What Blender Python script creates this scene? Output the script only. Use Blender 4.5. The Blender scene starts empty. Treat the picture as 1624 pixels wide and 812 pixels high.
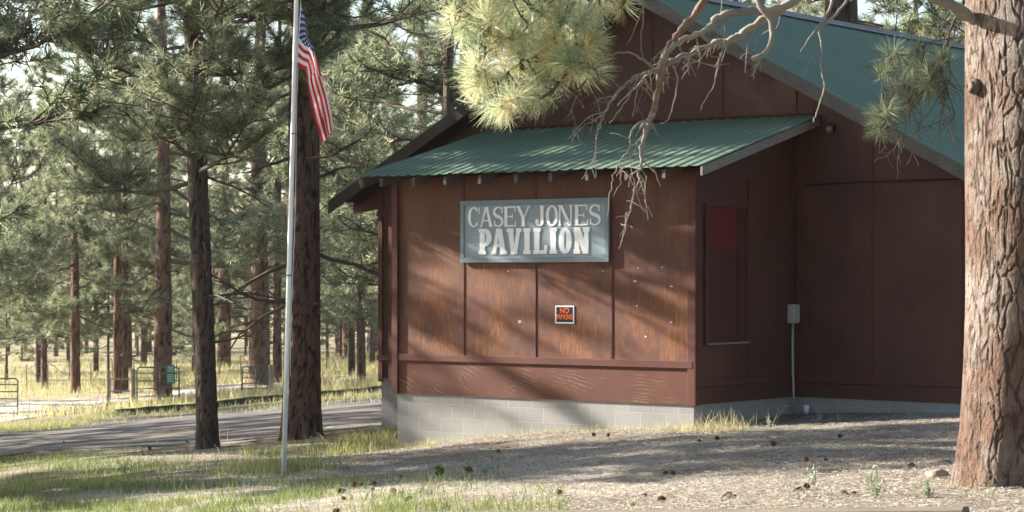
import bpy, bmesh, math, random
import numpy as np
from mathutils import Vector, Matrix, noise as mn
R = math.radians
scene = bpy.context.scene
C = scene.collection

# ------------------------------------------------------------------ camera, world, sun
FPX, CX, HY = 3600.0, 812.0, 438.0
cam_d = bpy.data.cameras.new("camera"); cam = bpy.data.objects.new("camera", cam_d); C.objects.link(cam)
cam.location = (0, 0, 0); cam.rotation_euler = (R(90), 0, 0)
cam_d.sensor_width = 36; cam_d.lens = FPX/1624*36; cam_d.shift_y = (HY-406)/1624
cam_d.clip_end = 3000; cam_d.clip_start = 0.5
cam_d.dof.use_dof = True; cam_d.dof.focus_distance = 27; cam_d.dof.aperture_fstop = 5.0
scene.camera = cam

SUN_EL = 23.0
SUN_DIR = Vector((-0.90, 0.36, 0)).normalized()*math.cos(R(SUN_EL)) + Vector((0, 0, math.sin(R(SUN_EL))))
w = bpy.data.worlds.new("World"); scene.world = w; w.use_nodes = True
nt = w.node_tree; nt.nodes.clear()
sky = nt.nodes.new("ShaderNodeTexSky"); sky.sky_type = 'NISHITA'; sky.sun_disc = False
sky.sun_elevation = R(SUN_EL); sky.sun_rotation = math.atan2(SUN_DIR.x, SUN_DIR.y)
sky.air_density = 1.0; sky.dust_density = 1.6; sky.ozone_density = 1.0
bg = nt.nodes.new("ShaderNodeBackground"); bg.inputs[1].default_value = 0.075
wo = nt.nodes.new("ShaderNodeOutputWorld")
nt.links.new(sky.outputs[0], bg.inputs[0]); nt.links.new(bg.outputs[0], wo.inputs[0])
sd = bpy.data.lights.new("sun", 'SUN'); sd.energy = 5.0; sd.angle = R(0.55); sd.color = (1.0, 0.93, 0.82)
so = bpy.data.objects.new("sun", sd); C.objects.link(so)
so.rotation_euler = (-SUN_DIR).to_track_quat('-Z', 'Y').to_euler()
scene.view_settings.view_transform = 'Standard'; scene.view_settings.look = 'None'
scene.view_settings.exposure = 1.95; scene.view_settings.gamma = 1.0
scene.cycles.max_bounces = 6; scene.cycles.diffuse_bounces = 3; scene.cycles.transparent_max_bounces = 8
scene.cycles.use_denoising = True

# ------------------------------------------------------------------ helpers
def tag(o, label=None, cat=None, group=None, kind=None):
    if label: o['label'] = label
    if cat: o['category'] = cat
    if group: o['group'] = group
    if kind: o['kind'] = kind
    return o
def empty(name, loc=(0, 0, 0), rz=0.0, rot=None):
    o = bpy.data.objects.new(name, None); C.objects.link(o)
    o.location = loc; o.rotation_euler = rot if rot else (0, 0, rz); o.empty_display_size = .2
    return o
def np_mesh(name, V, F, mats=(), parent=None, smooth=False, attrs=None, tri=None, uv=None):
    """F: list of (N,k) int arrays or list of faces"""
    me = bpy.data.meshes.new(name)
    V = np.asarray(V, dtype=np.float32)
    arrs = F if isinstance(F, (list, tuple)) and len(F) and isinstance(F[0], np.ndarray) and F[0].ndim == 2 else None
    if arrs is None:
        me.from_pydata([tuple(map(float, v)) for v in V], [], [tuple(int(i) for i in f) for f in F])
    else:
        nl = sum(a.size for a in arrs); npoly = sum(len(a) for a in arrs)
        me.vertices.add(len(V)); me.vertices.foreach_set("co", V.ravel())
        me.loops.add(nl); me.polygons.add(npoly)
        me.loops.foreach_set("vertex_index", np.concatenate([a.ravel() for a in arrs]).astype(np.int32))
        starts = []; tot = 0
        for a in arrs:
            k = a.shape[1]; starts.append(np.arange(len(a))*k+tot); tot += a.size
        me.polygons.foreach_set("loop_start", np.concatenate(starts).astype(np.int32))
        me.update(calc_edges=True)
    if attrs:
        for k, a in attrs.items():
            at = me.attributes.new(k, 'FLOAT', 'POINT'); at.data.foreach_set("value", np.asarray(a, dtype=np.float32))
    if smooth: me.polygons.foreach_set("use_smooth", np.ones(len(me.polygons), dtype=bool))
    for m in (mats if isinstance(mats, (list, tuple)) else [mats]): me.materials.append(m)
    o = bpy.data.objects.new(name, me); C.objects.link(o)
    if parent: o.parent = parent
    return o
class MB:
    """collects boxes, prisms and tubes"""
    def __init__(s): s.V = []; s.F = []
    def add(s, V, F):
        n = len(s.V); s.V += [tuple(v) for v in V]; s.F += [tuple(i+n for i in f) for f in F]; return s
    def box(s, x0, x1, y0, y1, z0, z1):
        V = [(x, y, z) for x in (x0, x1) for y in (y0, y1) for z in (z0, z1)]
        return s.add(V, [(0,1,3,2),(4,6,7,5),(0,4,5,1),(2,3,7,6),(0,2,6,4),(1,5,7,3)])
    def prism(s, pts, axis, a, b):
        """pts 2D polygon in the two other axes, extruded on axis from a to b"""
        def mk(p, t):
            return {'x': (t, p[0], p[1]), 'y': (p[0], t, p[1]), 'z': (p[0], p[1], t)}[axis]
        n = len(pts); V = [mk(p, a) for p in pts]+[mk(p, b) for p in pts]
        F = [tuple(range(n)), tuple(range(2*n-1, n-1, -1))]+[(i, (i+1) % n, n+(i+1) % n, n+i) for i in range(n)]
        return s.add(V, F)
    def tube(s, pts, r, k=8):
        V, F, _ = tube_arr(pts, r, k); return s.add(V, F)
    def build(s, name, mat, parent=None, smooth=False, bevel=0):
        o = np_mesh(name, s.V, s.F, mat, parent)
        bm = bmesh.new(); bm.from_mesh(o.data); bmesh.ops.recalc_face_normals(bm, faces=bm.faces); bm.to_mesh(o.data); bm.free()
        if smooth: o.data.polygons.foreach_set("use_smooth", [True]*len(o.data.polygons))
        if bevel:
            m = o.modifiers.new("b", 'BEVEL'); m.width = bevel; m.segments = 2; m.limit_method = 'ANGLE'
        return o
def tube_arr(pts, r, k=6):
    P = np.array([tuple(p) for p in pts], float); n = len(P)
    r = np.full(n, r) if np.isscalar(r) else np.asarray(r, float)
    T = np.gradient(P, axis=0); T /= np.linalg.norm(T, axis=1)[:, None]+1e-9
    ref = np.array([0, 0, 1.0]) if abs(T[0, 2]) < .8 else np.array([1.0, 0, 0])
    A = np.zeros_like(P); a = np.cross(T[0], ref); a /= np.linalg.norm(a)
    for i in range(n):
        a = a - T[i]*np.dot(a, T[i]); a /= np.linalg.norm(a)+1e-9; A[i] = a
    B = np.cross(T, A)
    th = np.arange(k)*2*math.pi/k
    V = P[:, None, :]+r[:, None, None]*(np.cos(th)[None, :, None]*A[:, None, :]+np.sin(th)[None, :, None]*B[:, None, :])
    V = V.reshape(-1, 3)
    i, j = np.meshgrid(np.arange(n-1), np.arange(k), indexing='ij'); i = i.ravel(); j = j.ravel(); j2 = (j+1) % k
    Q = np.stack([i*k+j, i*k+j2, (i+1)*k+j2, (i+1)*k+j], 1)
    F = [tuple(q) for q in Q]+[tuple(range(k-1, -1, -1)), tuple(range((n-1)*k, n*k))]
    return V, F, Q
class Tubes:
    def __init__(s): s.V = []; s.Q = []; s.n = 0; s.T = []
    def add(s, pts, r, k=5, tint=None):
        V, _, Q = tube_arr(pts, r, k); s.V.append(V); s.Q.append(Q+s.n); s.n += len(V)
        s.T.append(np.full(len(V), 1.0 if tint is None else tint))
def P(px, py, Y): return Vector(((px-CX)/FPX*Y, Y, (HY-py)/FPX*Y))

def Gz(X, Y):
    X = np.asarray(X, float); Y = np.asarray(Y, float)
    xx = np.where(X > 2, .164+.045*(X-2), .082*X)
    xx = np.where(X < -16, -1.312+.02*(X+16), xx)
    xx = np.where(X > 9, .164+.045*7, xx)
    fade = np.clip((Y-95)/90, 0, 1); xx = xx*(1-fade)+(-.75)*fade
    yy = np.where(Y < 80, -.0255*Y, -2.04-.0145*(Y-80)); yy = np.where(Y > 260, -4.65, yy)
    und = .018*np.sin(X*1.3+Y*.45)+.014*np.sin(X*.6-Y*.8+1)+.010*np.sin(2.3*X+1.9*Y)
    return -1.42+xx+yy+und-.11*np.exp(-((X+1.9)**2/2.5+(Y-32.6)**2/5))
def gz(X, Y): return float(Gz(X, Y))

# ------------------------------------------------------------------ materials
class NB:
    def __init__(s, name):
        s.m = bpy.data.materials.new(name); s.m.use_nodes = True; s.t = s.m.node_tree
        s.b = s.t.nodes["Principled BSDF"]; s.out = s.t.nodes["Material Output"]
        s.b.inputs["Specular IOR Level"].default_value = .25
        s._tc = None
    def n(s, ty, **kw):
        x = s.t.nodes.new(ty)
        for k, v in kw.items():
            if k.startswith("i_"):
                x.inputs[int(k[2:]) if k[2:].isdigit() else k[2:].replace("_", " ")].default_value = v
            else: setattr(x, k, v)
        return x
    def l(s, a, b): s.t.links.new(a, b)
    def coord(s, scale=(1, 1, 1), kind='Object', rot=(0, 0, 0)):
        if not s._tc: s._tc = s.n("ShaderNodeTexCoord")
        mp = s.n("ShaderNodeMapping"); mp.inputs["Scale"].default_value = scale; mp.inputs["Rotation"].default_value = rot
        s.l(s._tc.outputs[kind], mp.inputs[0]); return mp.outputs[0]
    def noise(s, vec, scale, detail=5, rough=.6, dist=0):
        x = s.n("ShaderNodeTexNoise"); s.l(vec, x.inputs["Vector"]); x.inputs["Scale"].default_value = scale
        x.inputs["Detail"].default_value = detail; x.inputs["Roughness"].default_value = rough; x.inputs["Distortion"].default_value = dist
        return x.outputs[0]
    def ramp(s, f, stops):
        x = s.n("ShaderNodeValToRGB"); s.l(f, x.inputs[0]); e = x.color_ramp.elements
        while len(e) < len(stops): e.new(.5)
        for i, (p, c) in enumerate(stops):
            e[i].position = p; e[i].color = (*c, 1) if not np.isscalar(c) else (c, c, c, 1)
        return x.outputs[0]
    def mix(s, f, a, b, mode='MIX'):
        x = s.n("ShaderNodeMix", data_type='RGBA', blend_type=mode)
        for i, v in ((0, f), (6, a), (7, b)):
            if hasattr(v, "links"): s.l(v, x.inputs[i])
            else: x.inputs[i].default_value = v if i == 0 else (*v, 1)
        return x.outputs[2]
    def math(s, op, a, b=None, clamp=False):
        x = s.n("ShaderNodeMath", operation=op, use_clamp=clamp)
        for i, v in ((0, a), (1, b)):
            if v is None: continue
            if hasattr(v, "links"): s.l(v, x.inputs[i])
            else: x.inputs[i].default_value = v
        return x.outputs[0]
    def attr(s, name): return s.n("ShaderNodeAttribute", attribute_name=name).outputs["Fac"]
    def bump(s, h, strength=.5, dist=.01):
        x = s.n("ShaderNodeBump"); x.inputs["Strength"].default_value = strength; x.inputs["Distance"].default_value = dist
        s.l(h, x.inputs["Height"]); s.l(x.outputs[0], s.b.inputs["Normal"])
    def col(s, c):
        if hasattr(c, "links"): s.l(c, s.b.inputs["Base Color"])
        else: s.b.inputs["Base Color"].default_value = (*c, 1)
    def rough(s, v): s.b.inputs["Roughness"].default_value = v

def simple(name, c, rough=.7, metal=0, var=.25, scale=6, bump=.2):
    a = NB(name); v = a.coord(); f = a.noise(v, scale, 6)
    a.col(a.mix(f, tuple(x*(1-var) for x in c), tuple(min(1, x*(1+var)) for x in c)))
    a.rough(rough); a.b.inputs["Metallic"].default_value = metal
    if bump: a.bump(a.noise(v, scale*8, 4), bump, .004)
    return a.m

def m_ground():
    a = NB("soil_ground"); v = a.coord(kind='Object')
    big = a.noise(v, .35, 4, .55); med = a.noise(v, 2.2, 6, .65); fine = a.noise(v, 28, 5, .75); vf = a.noise(v, 90, 3, .7)
    soil = a.ramp(fine, [(.28, (.15, .12, .095)), (.46, (.29, .245, .20)), (.6, (.44, .385, .32)), (.75, (.58, .53, .45))])
    litter = a.ramp(vf, [(.3, (.085, .068, .055)), (.5, (.19, .16, .13)), (.7, (.34, .29, .235))])
    base = a.mix(a.ramp(med, [(.42, 0), (.6, 1)]), soil, litter)
    grassy = a.ramp(fine, [(.3, (.07, .085, .03)), (.7, (.23, .22, .10))])
    gx = a.attr("green")
    gm = a.math('MULTIPLY', gx, a.ramp(a.noise(v, 1.1, 5, .7), [(.36, .1), (.58, 1)]))
    base = a.mix(gm, base, grassy)
    dry = a.ramp(fine, [(.3, (.22, .19, .10)), (.7, (.52, .46, .29))])
    base = a.mix(a.attr("field"), base, dry)
    dust = a.math('MULTIPLY', a.attr("dust"), a.ramp(med, [(.3, .3), (.55, 1)]))
    base = a.mix(dust, base, a.ramp(fine, [(.3, (.38, .33, .27)), (.7, (.66, .60, .52))]))
    duff = a.mix(fine, (.085, .06, .042), (.24, .175, .12))
    base = a.mix(a.ramp(a.noise(v, .8, 6, .68), [(.50, 0), (.66, .75)]), base, duff)
    a.col(base); a.rough(.95)
    a.bump(a.math('ADD', a.noise(v, 14, 6, .75), a.math('MULTIPLY', vf, .5)), .9, .05)
    return a.m
def m_road():
    a = NB("old_asphalt"); v = a.coord()
    f = a.noise(v, 40, 4, .8); b = a.noise(v, .5, 5, .6)
    c = a.mix(f, (.045, .045, .048), (.125, .122, .122))
    c = a.mix(a.ramp(b, [(.42, 0), (.56, .9)]), c, a.mix(f, (.10, .082, .068), (.24, .20, .165)))
    a.col(c); a.rough(.92); a.bump(f, .5, .02); return a.m
def m_dirt():
    a = NB("pale_dirt"); v = a.coord(); f = a.noise(v, 20, 5, .75)
    a.col(a.ramp(f, [(.3, (.34, .31, .28)), (.7, (.62, .58, .53))])); a.rough(.95); a.bump(f, .5, .03); return a.m

def m_siding(worn=0.0, name="red_siding"):
    a = NB(name); v = a.coord()
    vs = a.coord((9, 9, .7)); vss = a.coord((30, 30, 1.6))
    f = a.noise(v, 1.1, 6, .62); st = a.noise(vs, 1.5, 6, .7); fi = a.noise(vss, 2.2, 4, .6)
    c = a.ramp(f, [(.3, (.075, .026, .017)), (.52, (.115, .041, .026)), (.72, (.16, .064, .042))])
    c = a.mix(a.math('MULTIPLY', a.ramp(st, [(.48, 0), (.72, .55)]), 1), c, (.066, .025, .020))
    c = a.mix(a.ramp(fi, [(.55, 0), (.78, .42)]), c, (.23, .105, .075) if worn else (.13, .062, .046))
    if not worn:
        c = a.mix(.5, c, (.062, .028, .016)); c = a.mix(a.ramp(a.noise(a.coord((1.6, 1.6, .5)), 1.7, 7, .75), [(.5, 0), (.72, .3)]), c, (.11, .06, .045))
    if worn:
        # bare wood showing through where the paint has weathered off, in vertical streaks over the lower panels
        sep = a.n("ShaderNodeSeparateXYZ"); a.l(a.coord(), sep.inputs[0])
        z = sep.outputs[2]
        band = a.math('MULTIPLY', a.ramp(a.math('MULTIPLY_ADD', z, .35), [(0, 0), (1, 1)]), 1)
        mz = a.n("ShaderNodeMapRange"); mz.inputs[1].default_value = .6; mz.inputs[2].default_value = -.9
        mz.inputs[3].default_value = 0; mz.inputs[4].default_value = 1; a.l(z, mz.inputs[0])
        mz2 = a.n("ShaderNodeMapRange"); mz2.inputs[1].default_value = -1.26; mz2.inputs[2].default_value = -1.13
        mz2.inputs[3].default_value = .12; mz2.inputs[4].default_value = 1; a.l(z, mz2.inputs[0])
        patch = a.noise(a.coord((1, 1, .8), rot=(0, 0, .3)), 1.15, 7, .72)
        stre = a.noise(a.coord((17, 17, 3.2)), 1.3, 8, .75)
        pr = a.ramp(patch, [(.46, 0), (.60, 1)]); sr = a.ramp(stre, [(.40, 0), (.60, 1)])
        mask = a.math('MULTIPLY', pr, a.math('ADD', a.math('MULTIPLY', sr, .85), .10))
        mask = a.math('MULTIPLY', mask, a.math('ADD', a.math('MULTIPLY', mz.outputs[0], .85), .25), True)
        mask = a.math('MULTIPLY', mask, mz2.outputs[0])
        grain = a.noise(a.coord((60, 60, 3)), 1.5, 5, .6)
        wood = a.ramp(grain, [(.32, (.09, .032, .013)), (.5, (.29, .10, .026)), (.72, (.50, .22, .065))])
        c = a.mix(mask, c, wood)
        chips = a.ramp(a.noise(a.coord((1, 1, .6)), 38, 2, .5), [(.76, 0), (.79, 1)])
        c = a.mix(a.math('MULTIPLY', chips, .5), c, (.5, .42, .36))
    a.col(c); a.rough(.62)
    a.b.inputs["Specular IOR Level"].default_value = .35
    a.bump(a.math('ADD', fi, a.math('MULTIPLY', st, .6)), .35, .006)
    return a.m
def m_grain():   # the skirting plywood with swirly grain
    a = NB("skirting_plywood"); v = a.coord((1, 1, 2.6))
    wv = a.n("ShaderNodeTexWave", wave_type='RINGS', rings_direction='SPHERICAL'); wv.inputs["Scale"].default_value = 2.6
    wv.inputs["Distortion"].default_value = 9; wv.inputs["Detail"].default_value = 3; wv.inputs["Detail Scale"].default_value = .9
    a.l(v, wv.inputs[0])
    f = a.noise(a.coord((1, 1, 1)), 1.4, 5, .6)
    c = a.mix(f, (.080, .028, .018), (.14, .055, .036))
    m = a.math('MULTIPLY', a.ramp(wv.outputs[0], [(.55, 0), (1.0, 1)]), a.ramp(a.noise(a.coord(), 1.9, 4, .6), [(.50, 0), (.66, .4)]))
    c = a.mix(m, c, (.34, .225, .165)); a.col(c); a.rough(.7); a.bump(f, .2, .004); return a.m
def m_roof(name, wear=.3):
    a = NB(name); v = a.coord(); f = a.noise(v, .8, 5, .6); s = a.noise(a.coord((5, .8, 1)), 2, 5, .7)
    c = a.mix(f, (.098, .155, .100), (.148, .215, .145))
    dirt = a.noise(a.coord((1, 1, 1)), 7, 6, .75); c = a.mix(a.ramp(dirt, [(.56, 0), (.72, .45)]), c, (.10, .095, .07))
    c = a.mix(a.ramp(s, [(.5, 0), (.75, wear)]), c, (.16, .24, .22))
    a.col(c); a.rough(.6); a.b.inputs["Specular IOR Level"].default_value = .3
    a.bump(f, .1, .01); return a.m
def m_block():
    a = NB("painted_block"); v = a.coord(); f = a.noise(v, 1.2, 5, .6)
    # mortar joints: running bond in the wall plane (object x, z)
    sep = a.n("ShaderNodeSeparateXYZ"); a.l(v, sep.inputs[0]); cb = a.n("ShaderNodeCombineXYZ")
    a.l(a.math('ADD', sep.outputs[0], sep.outputs[1]), cb.inputs[0]); a.l(a.math('ADD', sep.outputs[2], 1.72+.13), cb.inputs[1])
    br = a.n("ShaderNodeTexBrick", offset=.5, squash=1.0); br.inputs["Scale"].default_value = 1
    br.inputs["Brick Width"].default_value = .406; br.inputs["Row Height"].default_value = .203; br.inputs["Mortar Size"].default_value = .006
    br.inputs["Color1"].default_value = (.29, .29, .285, 1); br.inputs["Color2"].default_value = (.33, .325, .315, 1)
    br.inputs["Mortar"].default_value = (.43, .42, .40, 1); a.l(cb.outputs[0], br.inputs[0])
    c = a.mix(a.ramp(f, [(.35, .0), (.7, .45)]), br.outputs[0], (.21, .195, .17))
    a.col(c); a.rough(.85)
    h = a.math('ADD', a.math('MULTIPLY', br.outputs[1], -1.0), a.math('MULTIPLY', a.noise(v, 60, 4, .7), .25)); a.bump(h, .8, .012)
    return a.m
def m_wood(name, c1, c2, axis=0, rough=.8):
    a = NB(name); sc = [25, 25, 25]; sc[axis] = 1.6
    f = a.noise(a.coord(tuple(sc)), 1.4, 6, .68); g = a.noise(a.coord(), 2.5, 4)
    c = a.mix(f, c1, c2); c = a.mix(a.ramp(g, [(.5, 0), (.8, .5)]), c, tuple(x*.55 for x in c1))
    a.col(c); a.rough(rough); a.bump(f, .5, .006); return a.m
def m_bark(name, p1, p2, crack=(.030, .022, .018), grey=(.23, .195, .175), gm=.5):
    a = NB(name); v = a.coord((1, 1, .45)); f = a.noise(v, 7, 5, .65); g = a.noise(a.coord(), 1.4, 4, .6); h = a.noise(a.coord((1, 1, .5)), 60, 5, .75)
    c = a.mix(f, p1, p2)
    c = a.mix(a.ramp(g, [(.42, 0), (.62, gm)]), c, grey)
    c = a.mix(a.math('MULTIPLY', h, .55), c, tuple(x*.5 for x in p1))
    c = a.mix(a.ramp(a.attr("plate"), [(.05, 0), (.45, 1)]), crack, c)
    fl = a.noise(a.coord((1, 1, .35)), 24, 4, .6, 1.2); st_ = a.math('FRACT', a.math('MULTIPLY', fl, 7))
    c = a.mix(a.math('MULTIPLY', a.ramp(st_, [(0, 1), (.18, 0)]), .4), c, tuple(x*.45 for x in p1))
    a.col(c); a.rough(.9); a.bump(a.math('ADD', h, a.math('MULTIPLY', st_, .6)), 1.0, .016); return a.m
def m_needles(name, dark, light, trans=.3, tip=(.3, .22, .08), rough=.5):
    a = NB(name); t = a.attr("tint"); c = a.ramp(t, [(0, dark), (.7, light), (1, tip)])
    a.col(c); a.rough(rough); a.b.inputs["Specular IOR Level"].default_value = .35
    tr = a.n("ShaderNodeBsdfTranslucent"); a.l(c, tr.inputs[0])
    mx = a.n("ShaderNodeMixShader"); mx.inputs[0].default_value = trans
    a.l(a.b.outputs[0], mx.inputs[1]); a.l(tr.outputs[0], mx.inputs[2]); a.l(mx.outputs[0], a.out.inputs[0]); return a.m

M = {}
M['ground'] = m_ground(); M['road'] = m_road(); M['dirt'] = m_dirt()
M['siding'] = m_siding();  M['front'] = m_siding(1.0, "worn_red_siding"); M['skirt'] = m_grain()
M['trim'] = simple("red_trim", (.105, .035, .026), .65, 0, .3, 4)
M['roof'] = m_roof("green_roof_metal", .25); M['roof2'] = m_roof("green_porch_metal", .5); M['block'] = m_block()
M['greywood'] = m_wood("weathered_wood", (.13, .11, .10), (.33, .30, .275), 1)
M['shadewood'] = m_wood('shaded_weathered_wood', (.065, .056, .05), (.17, .155, .14), 0)  # weathered wood again, its colour darkened to stand in for shade
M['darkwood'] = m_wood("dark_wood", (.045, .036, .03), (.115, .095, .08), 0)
M['postwood'] = m_wood("post_wood", (.17, .14, .11), (.42, .36, .29), 2)
M['timber'] = m_wood("timber_wood", (.085, .07, .052), (.24, .20, .155), 0)
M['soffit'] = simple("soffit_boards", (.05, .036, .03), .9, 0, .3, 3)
M['cap'] = simple("ridge_metal", (.22, .23, .24), .4, .3, .15, 3)
M['red'] = simple("bright_red_board", (.13, .016, .012), .6, 0, .25, 5)
M['shadebrown'] = simple("brown_board", (.075, .026, .022), .7, 0, .25, 3)
M['meter'] = simple("grey_box_paint", (.38, .38, .34), .5, 0, .1, 5, .05)
M['conduit'] = simple("conduit_metal", (.42, .42, .41), .45, .4, .1, 5, .05)
M['cable'] = simple("dark_cable", (.035, .022, .02), .6, 0, .1, 5, 0)
M['glass'] = simple("lamp_glass", (.22, .2, .17), .15, 0, .1, 5, 0)
M['signframe'] = simple("sign_frame_paint", (.20, .255, .285), .5, 0, .12, 4, .1)
M['signface'] = simple("sign_face_paint", (.29, .35, .39), .38, 0, .15, 3, .05)
M['letter'] = simple("letter_paint", (.86, .87, .87), .5, 0, .04, 8, .05)
M['black'] = simple("black_sign", (.018, .02, .024), .4, 0, .1, 5, 0)
M['white'] = simple("white_sign", (.74, .75, .77), .45, 0, .05, 5, 0)
M['orange'] = simple("orange_paint", (.72, .13, .035), .5, 0, .1, 9, 0)
M['pole'] = simple("brushed_pole", (.74, .75, .76), .4, .35, .08, 3, .05)
M['rope'] = simple("white_rope", (.6, .58, .52), .8, 0, .1, 9, 0)
M['gate'] = simple("gate_metal", (.13, .15, .125), .6, .3, .3, 6)
M['gatesign'] = simple("green_sign", (.03, .19, .13), .5, 0, .1, 5, 0)
M['rock'] = simple("field_stone", (.27, .20, .175), .85, 0, .25, 7, .6)
M['cone'] = simple("cone_scales", (.13, .07, .04), .8, 0, .5, 40, .3)
M['bark_orange'] = m_bark("orange_bark", (.20, .10, .062), (.32, .185, .125), gm=.6)
M['bark_big'] = m_bark("big_pine_bark", (.155, .088, .062), (.27, .17, .125), crack=(.09, .062, .048), grey=(.38, .335, .295), gm=.95)
M['bark_mid'] = m_bark("brown_bark", (.19, .10, .072), (.32, .19, .14), gm=.5, grey=(.22, .185, .16), crack=(.05, .035, .028))
M['bark_dark'] = m_bark("dark_bark", (.115, .082, .066), (.22, .165, .135), gm=.5, grey=(.18, .155, .135), crack=(.04, .03, .025))
M['limb'] = simple("limb_bark", (.115, .088, .072), .9, 0, .4, 12, .5)
M['deadwood'] = m_wood("silver_deadwood", (.10, .088, .078), (.36, .325, .28), 0, .85)
M['orangelimb'] = simple("flaking_limb_bark", (.20, .135, .10), .9, 0, .75, 14, .9)
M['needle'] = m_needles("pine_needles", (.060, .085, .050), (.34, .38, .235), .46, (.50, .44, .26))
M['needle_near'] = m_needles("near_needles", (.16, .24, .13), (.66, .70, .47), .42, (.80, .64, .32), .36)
M['grass'] = m_needles("grass_blades", (.10, .15, .035), (.38, .40, .15), .35, (.58, .49, .29))
M['sage'] = m_needles("sage_leaves", (.22, .27, .18), (.46, .50, .36), .25, (.6, .6, .5))

# ------------------------------------------------------------------ terrain
def grid_axis(segs):
    out = []
    for a, b, st in segs: out += list(np.arange(a, b, st))
    out.append(segs[-1][1]); return np.array(out)
xs = grid_axis([(-700, -80, 40), (-80, -14, 2.0), (-14, 10, .25), (10, 60, 2.5), (60, 700, 40)])
ys = grid_axis([(-30, 12, 3), (12, 46, .25), (46, 130, 1.5), (130, 300, 10), (300, 1500, 100)])
XX, YY = np.meshgrid(xs, ys, indexing='ij'); ZZ = Gz(XX, YY)
rg = np.random.default_rng(3)
ZZ = ZZ+np.where((YY > 12) & (YY < 46) & (XX > -14) & (XX < 10), rg.normal(0, .006, ZZ.shape), 0)
def sstep(a, b, x): t = np.clip((x-a)/(b-a), 0, 1); return t*t*(3-2*t)
def green_w(X, Y):
    g = sstep(-.2, -4.2, X+.35*(Y-24))*sstep(41, 37, Y)
    g = np.maximum(g, sstep(54, 58, Y)*.75)
    return g
def pale_soil_w(X, Y):  # weight of the paler soil in front of and beside the pavilion
    return sstep(28.5, 24, Y)*sstep(-7.5, -4, X)*sstep(2.8, .6, X)*sstep(18, 20, Y)*.9+sstep(2.0, .3, abs(Y-34.0)-0)*sstep(-9, -7, X)*sstep(-2, -3, X)*.35
nx, ny = XX.shape
i, j = np.meshgrid(np.arange(nx-1), np.arange(ny-1), indexing='ij'); i = i.ravel(); j = j.ravel()
Q = np.stack([i*ny+j, (i+1)*ny+j, (i+1)*ny+j+1, i*ny+j+1], 1)
V = np.stack([XX, YY, ZZ], -1).reshape(-1, 3)
ground = np_mesh("ground", V, [Q], M['ground'], None, True,
                 {"green": green_w(XX, YY).ravel(), "field": sstep(64, 84, YY).ravel(), "dust": pale_soil_w(XX, YY).ravel()})
tag(ground, kind='structure')

def sheet(name, mat, near, far, x0, x1, dx, dz, ny=8, clip=None, seed=1):
    xs = np.arange(x0, x1+dx/2, dx); r = np.random.default_rng(seed)
    V = []
    for x in xs:
        a = np.interp(x, *zip(*near))+.25*math.sin(x*2.1)+r.normal(0, .08); b = np.interp(x, *zip(*far))+.3*math.sin(x*1.1+2)+r.normal(0, .1)
        for k in range(ny+1):
            y = a+(b-a)*k/ny
            xx = x
            if clip: xx = min(x, clip(y))
            V.append((xx, y, gz(xx, y)+dz))
    F = [(i*(ny+1)+j, (i+1)*(ny+1)+j, (i+1)*(ny+1)+j+1, i*(ny+1)+j+1) for i in range(len(xs)-1) for j in range(ny)]
    o = np_mesh(name, V, F, mat, None, True); return tag(o, kind='structure')
sheet("road", M['road'], [(-30, 41), (-9, 40), (-5, 38.8), (0, 40), (12, 49)], [(-30, 56), (-13, 58), (-11, 62), (-4, 64), (12, 66)], -30, 12, .5, .012, 20,
      clip=lambda y: max(-2.15+(min(y, 50)-37.1)*.74-.8, -2.9)+(20 if y > 52 else 0), seed=4)
sheet("dirt_track", M['dirt'], [(-40, 60), (-22, 66), (-15, 72.5), (-10, 100), (0, 86), (10, 84)][:4], [(-40, 84), (-22, 90), (-15, 93), (-12, 106), (-10, 106)], -40, -11, .6, .016, 14, seed=6)
sheet("gravel_path", M['dirt'], [(-14, 92), (-4, 88), (6, 88)], [(-14, 97), (-4, 94), (6, 94)], -14, 8, .6, .02, 4, seed=8)

# ------------------------------------------------------------------ the pavilion
TH = R(36.5)
pav = empty("pavilion", (2.4, 30.3, 0), -TH)
tag(pav, "dark red wooden pavilion with green metal roofs on a grey block foundation", "building")
def bw(x, y, z): # local->world
    c, s = math.cos(TH), math.sin(TH)
    return Vector((2.4+c*x+s*y, 30.3-s*x+c*y, z))
XL, XR, YM = -5.12, .05, 2.73            # front room left, right, depth to main wall
BX0, BX1, BY1 = -7.72, 2.72, 14.3
RX, RZ, RS = -2.54, 4.32, .525           # ridge x, top z, slope
def rz(x): return RZ-RS*abs(x-RX)
SB = -1.72
# walls
MB().box(XL, XR, 0, .10, -1.19, 1.44).build("front_wall", M['front'], pav)
o = MB().box(XL, XR, -.004, .10, SB, -1.235).build("skirting_board", M['skirt'], pav)
MB().prism([(.10, SB), (YM, SB), (YM, 2.10), (.10, 1.44)], 'x', XR-.1, XR).build("side_wall", M['siding'], pav)
MB().prism([(.10, SB), (YM, SB), (YM, 2.10), (.10, 1.44)], 'x', XL, XL+.1).build("side_wall", M['siding'], pav)
MB().prism([(BX0, SB+.05), (BX1, SB-.02), (BX1, rz(BX1)-.22), (RX, RZ-.22), (BX0, rz(BX0)-.22)], 'y', YM, YM+.12).build("gable_wall", M['siding'], pav)
MB().box(BX0, BX0+.12, YM+.12, BY1, SB+.05, rz(BX0)-.22).build("side_wall", M['siding'], pav)
MB().box(BX1-.12, BX1, YM+.12, BY1, SB, rz(BX1)-.22).build("side_wall", M['siding'], pav)
MB().prism([(BX0, SB), (BX1, SB), (BX1, rz(BX1)-.22), (RX, RZ-.22), (BX0, rz(BX0)-.22)], 'y', BY1, BY1+.12).build("gable_wall", M['siding'], pav)
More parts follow.
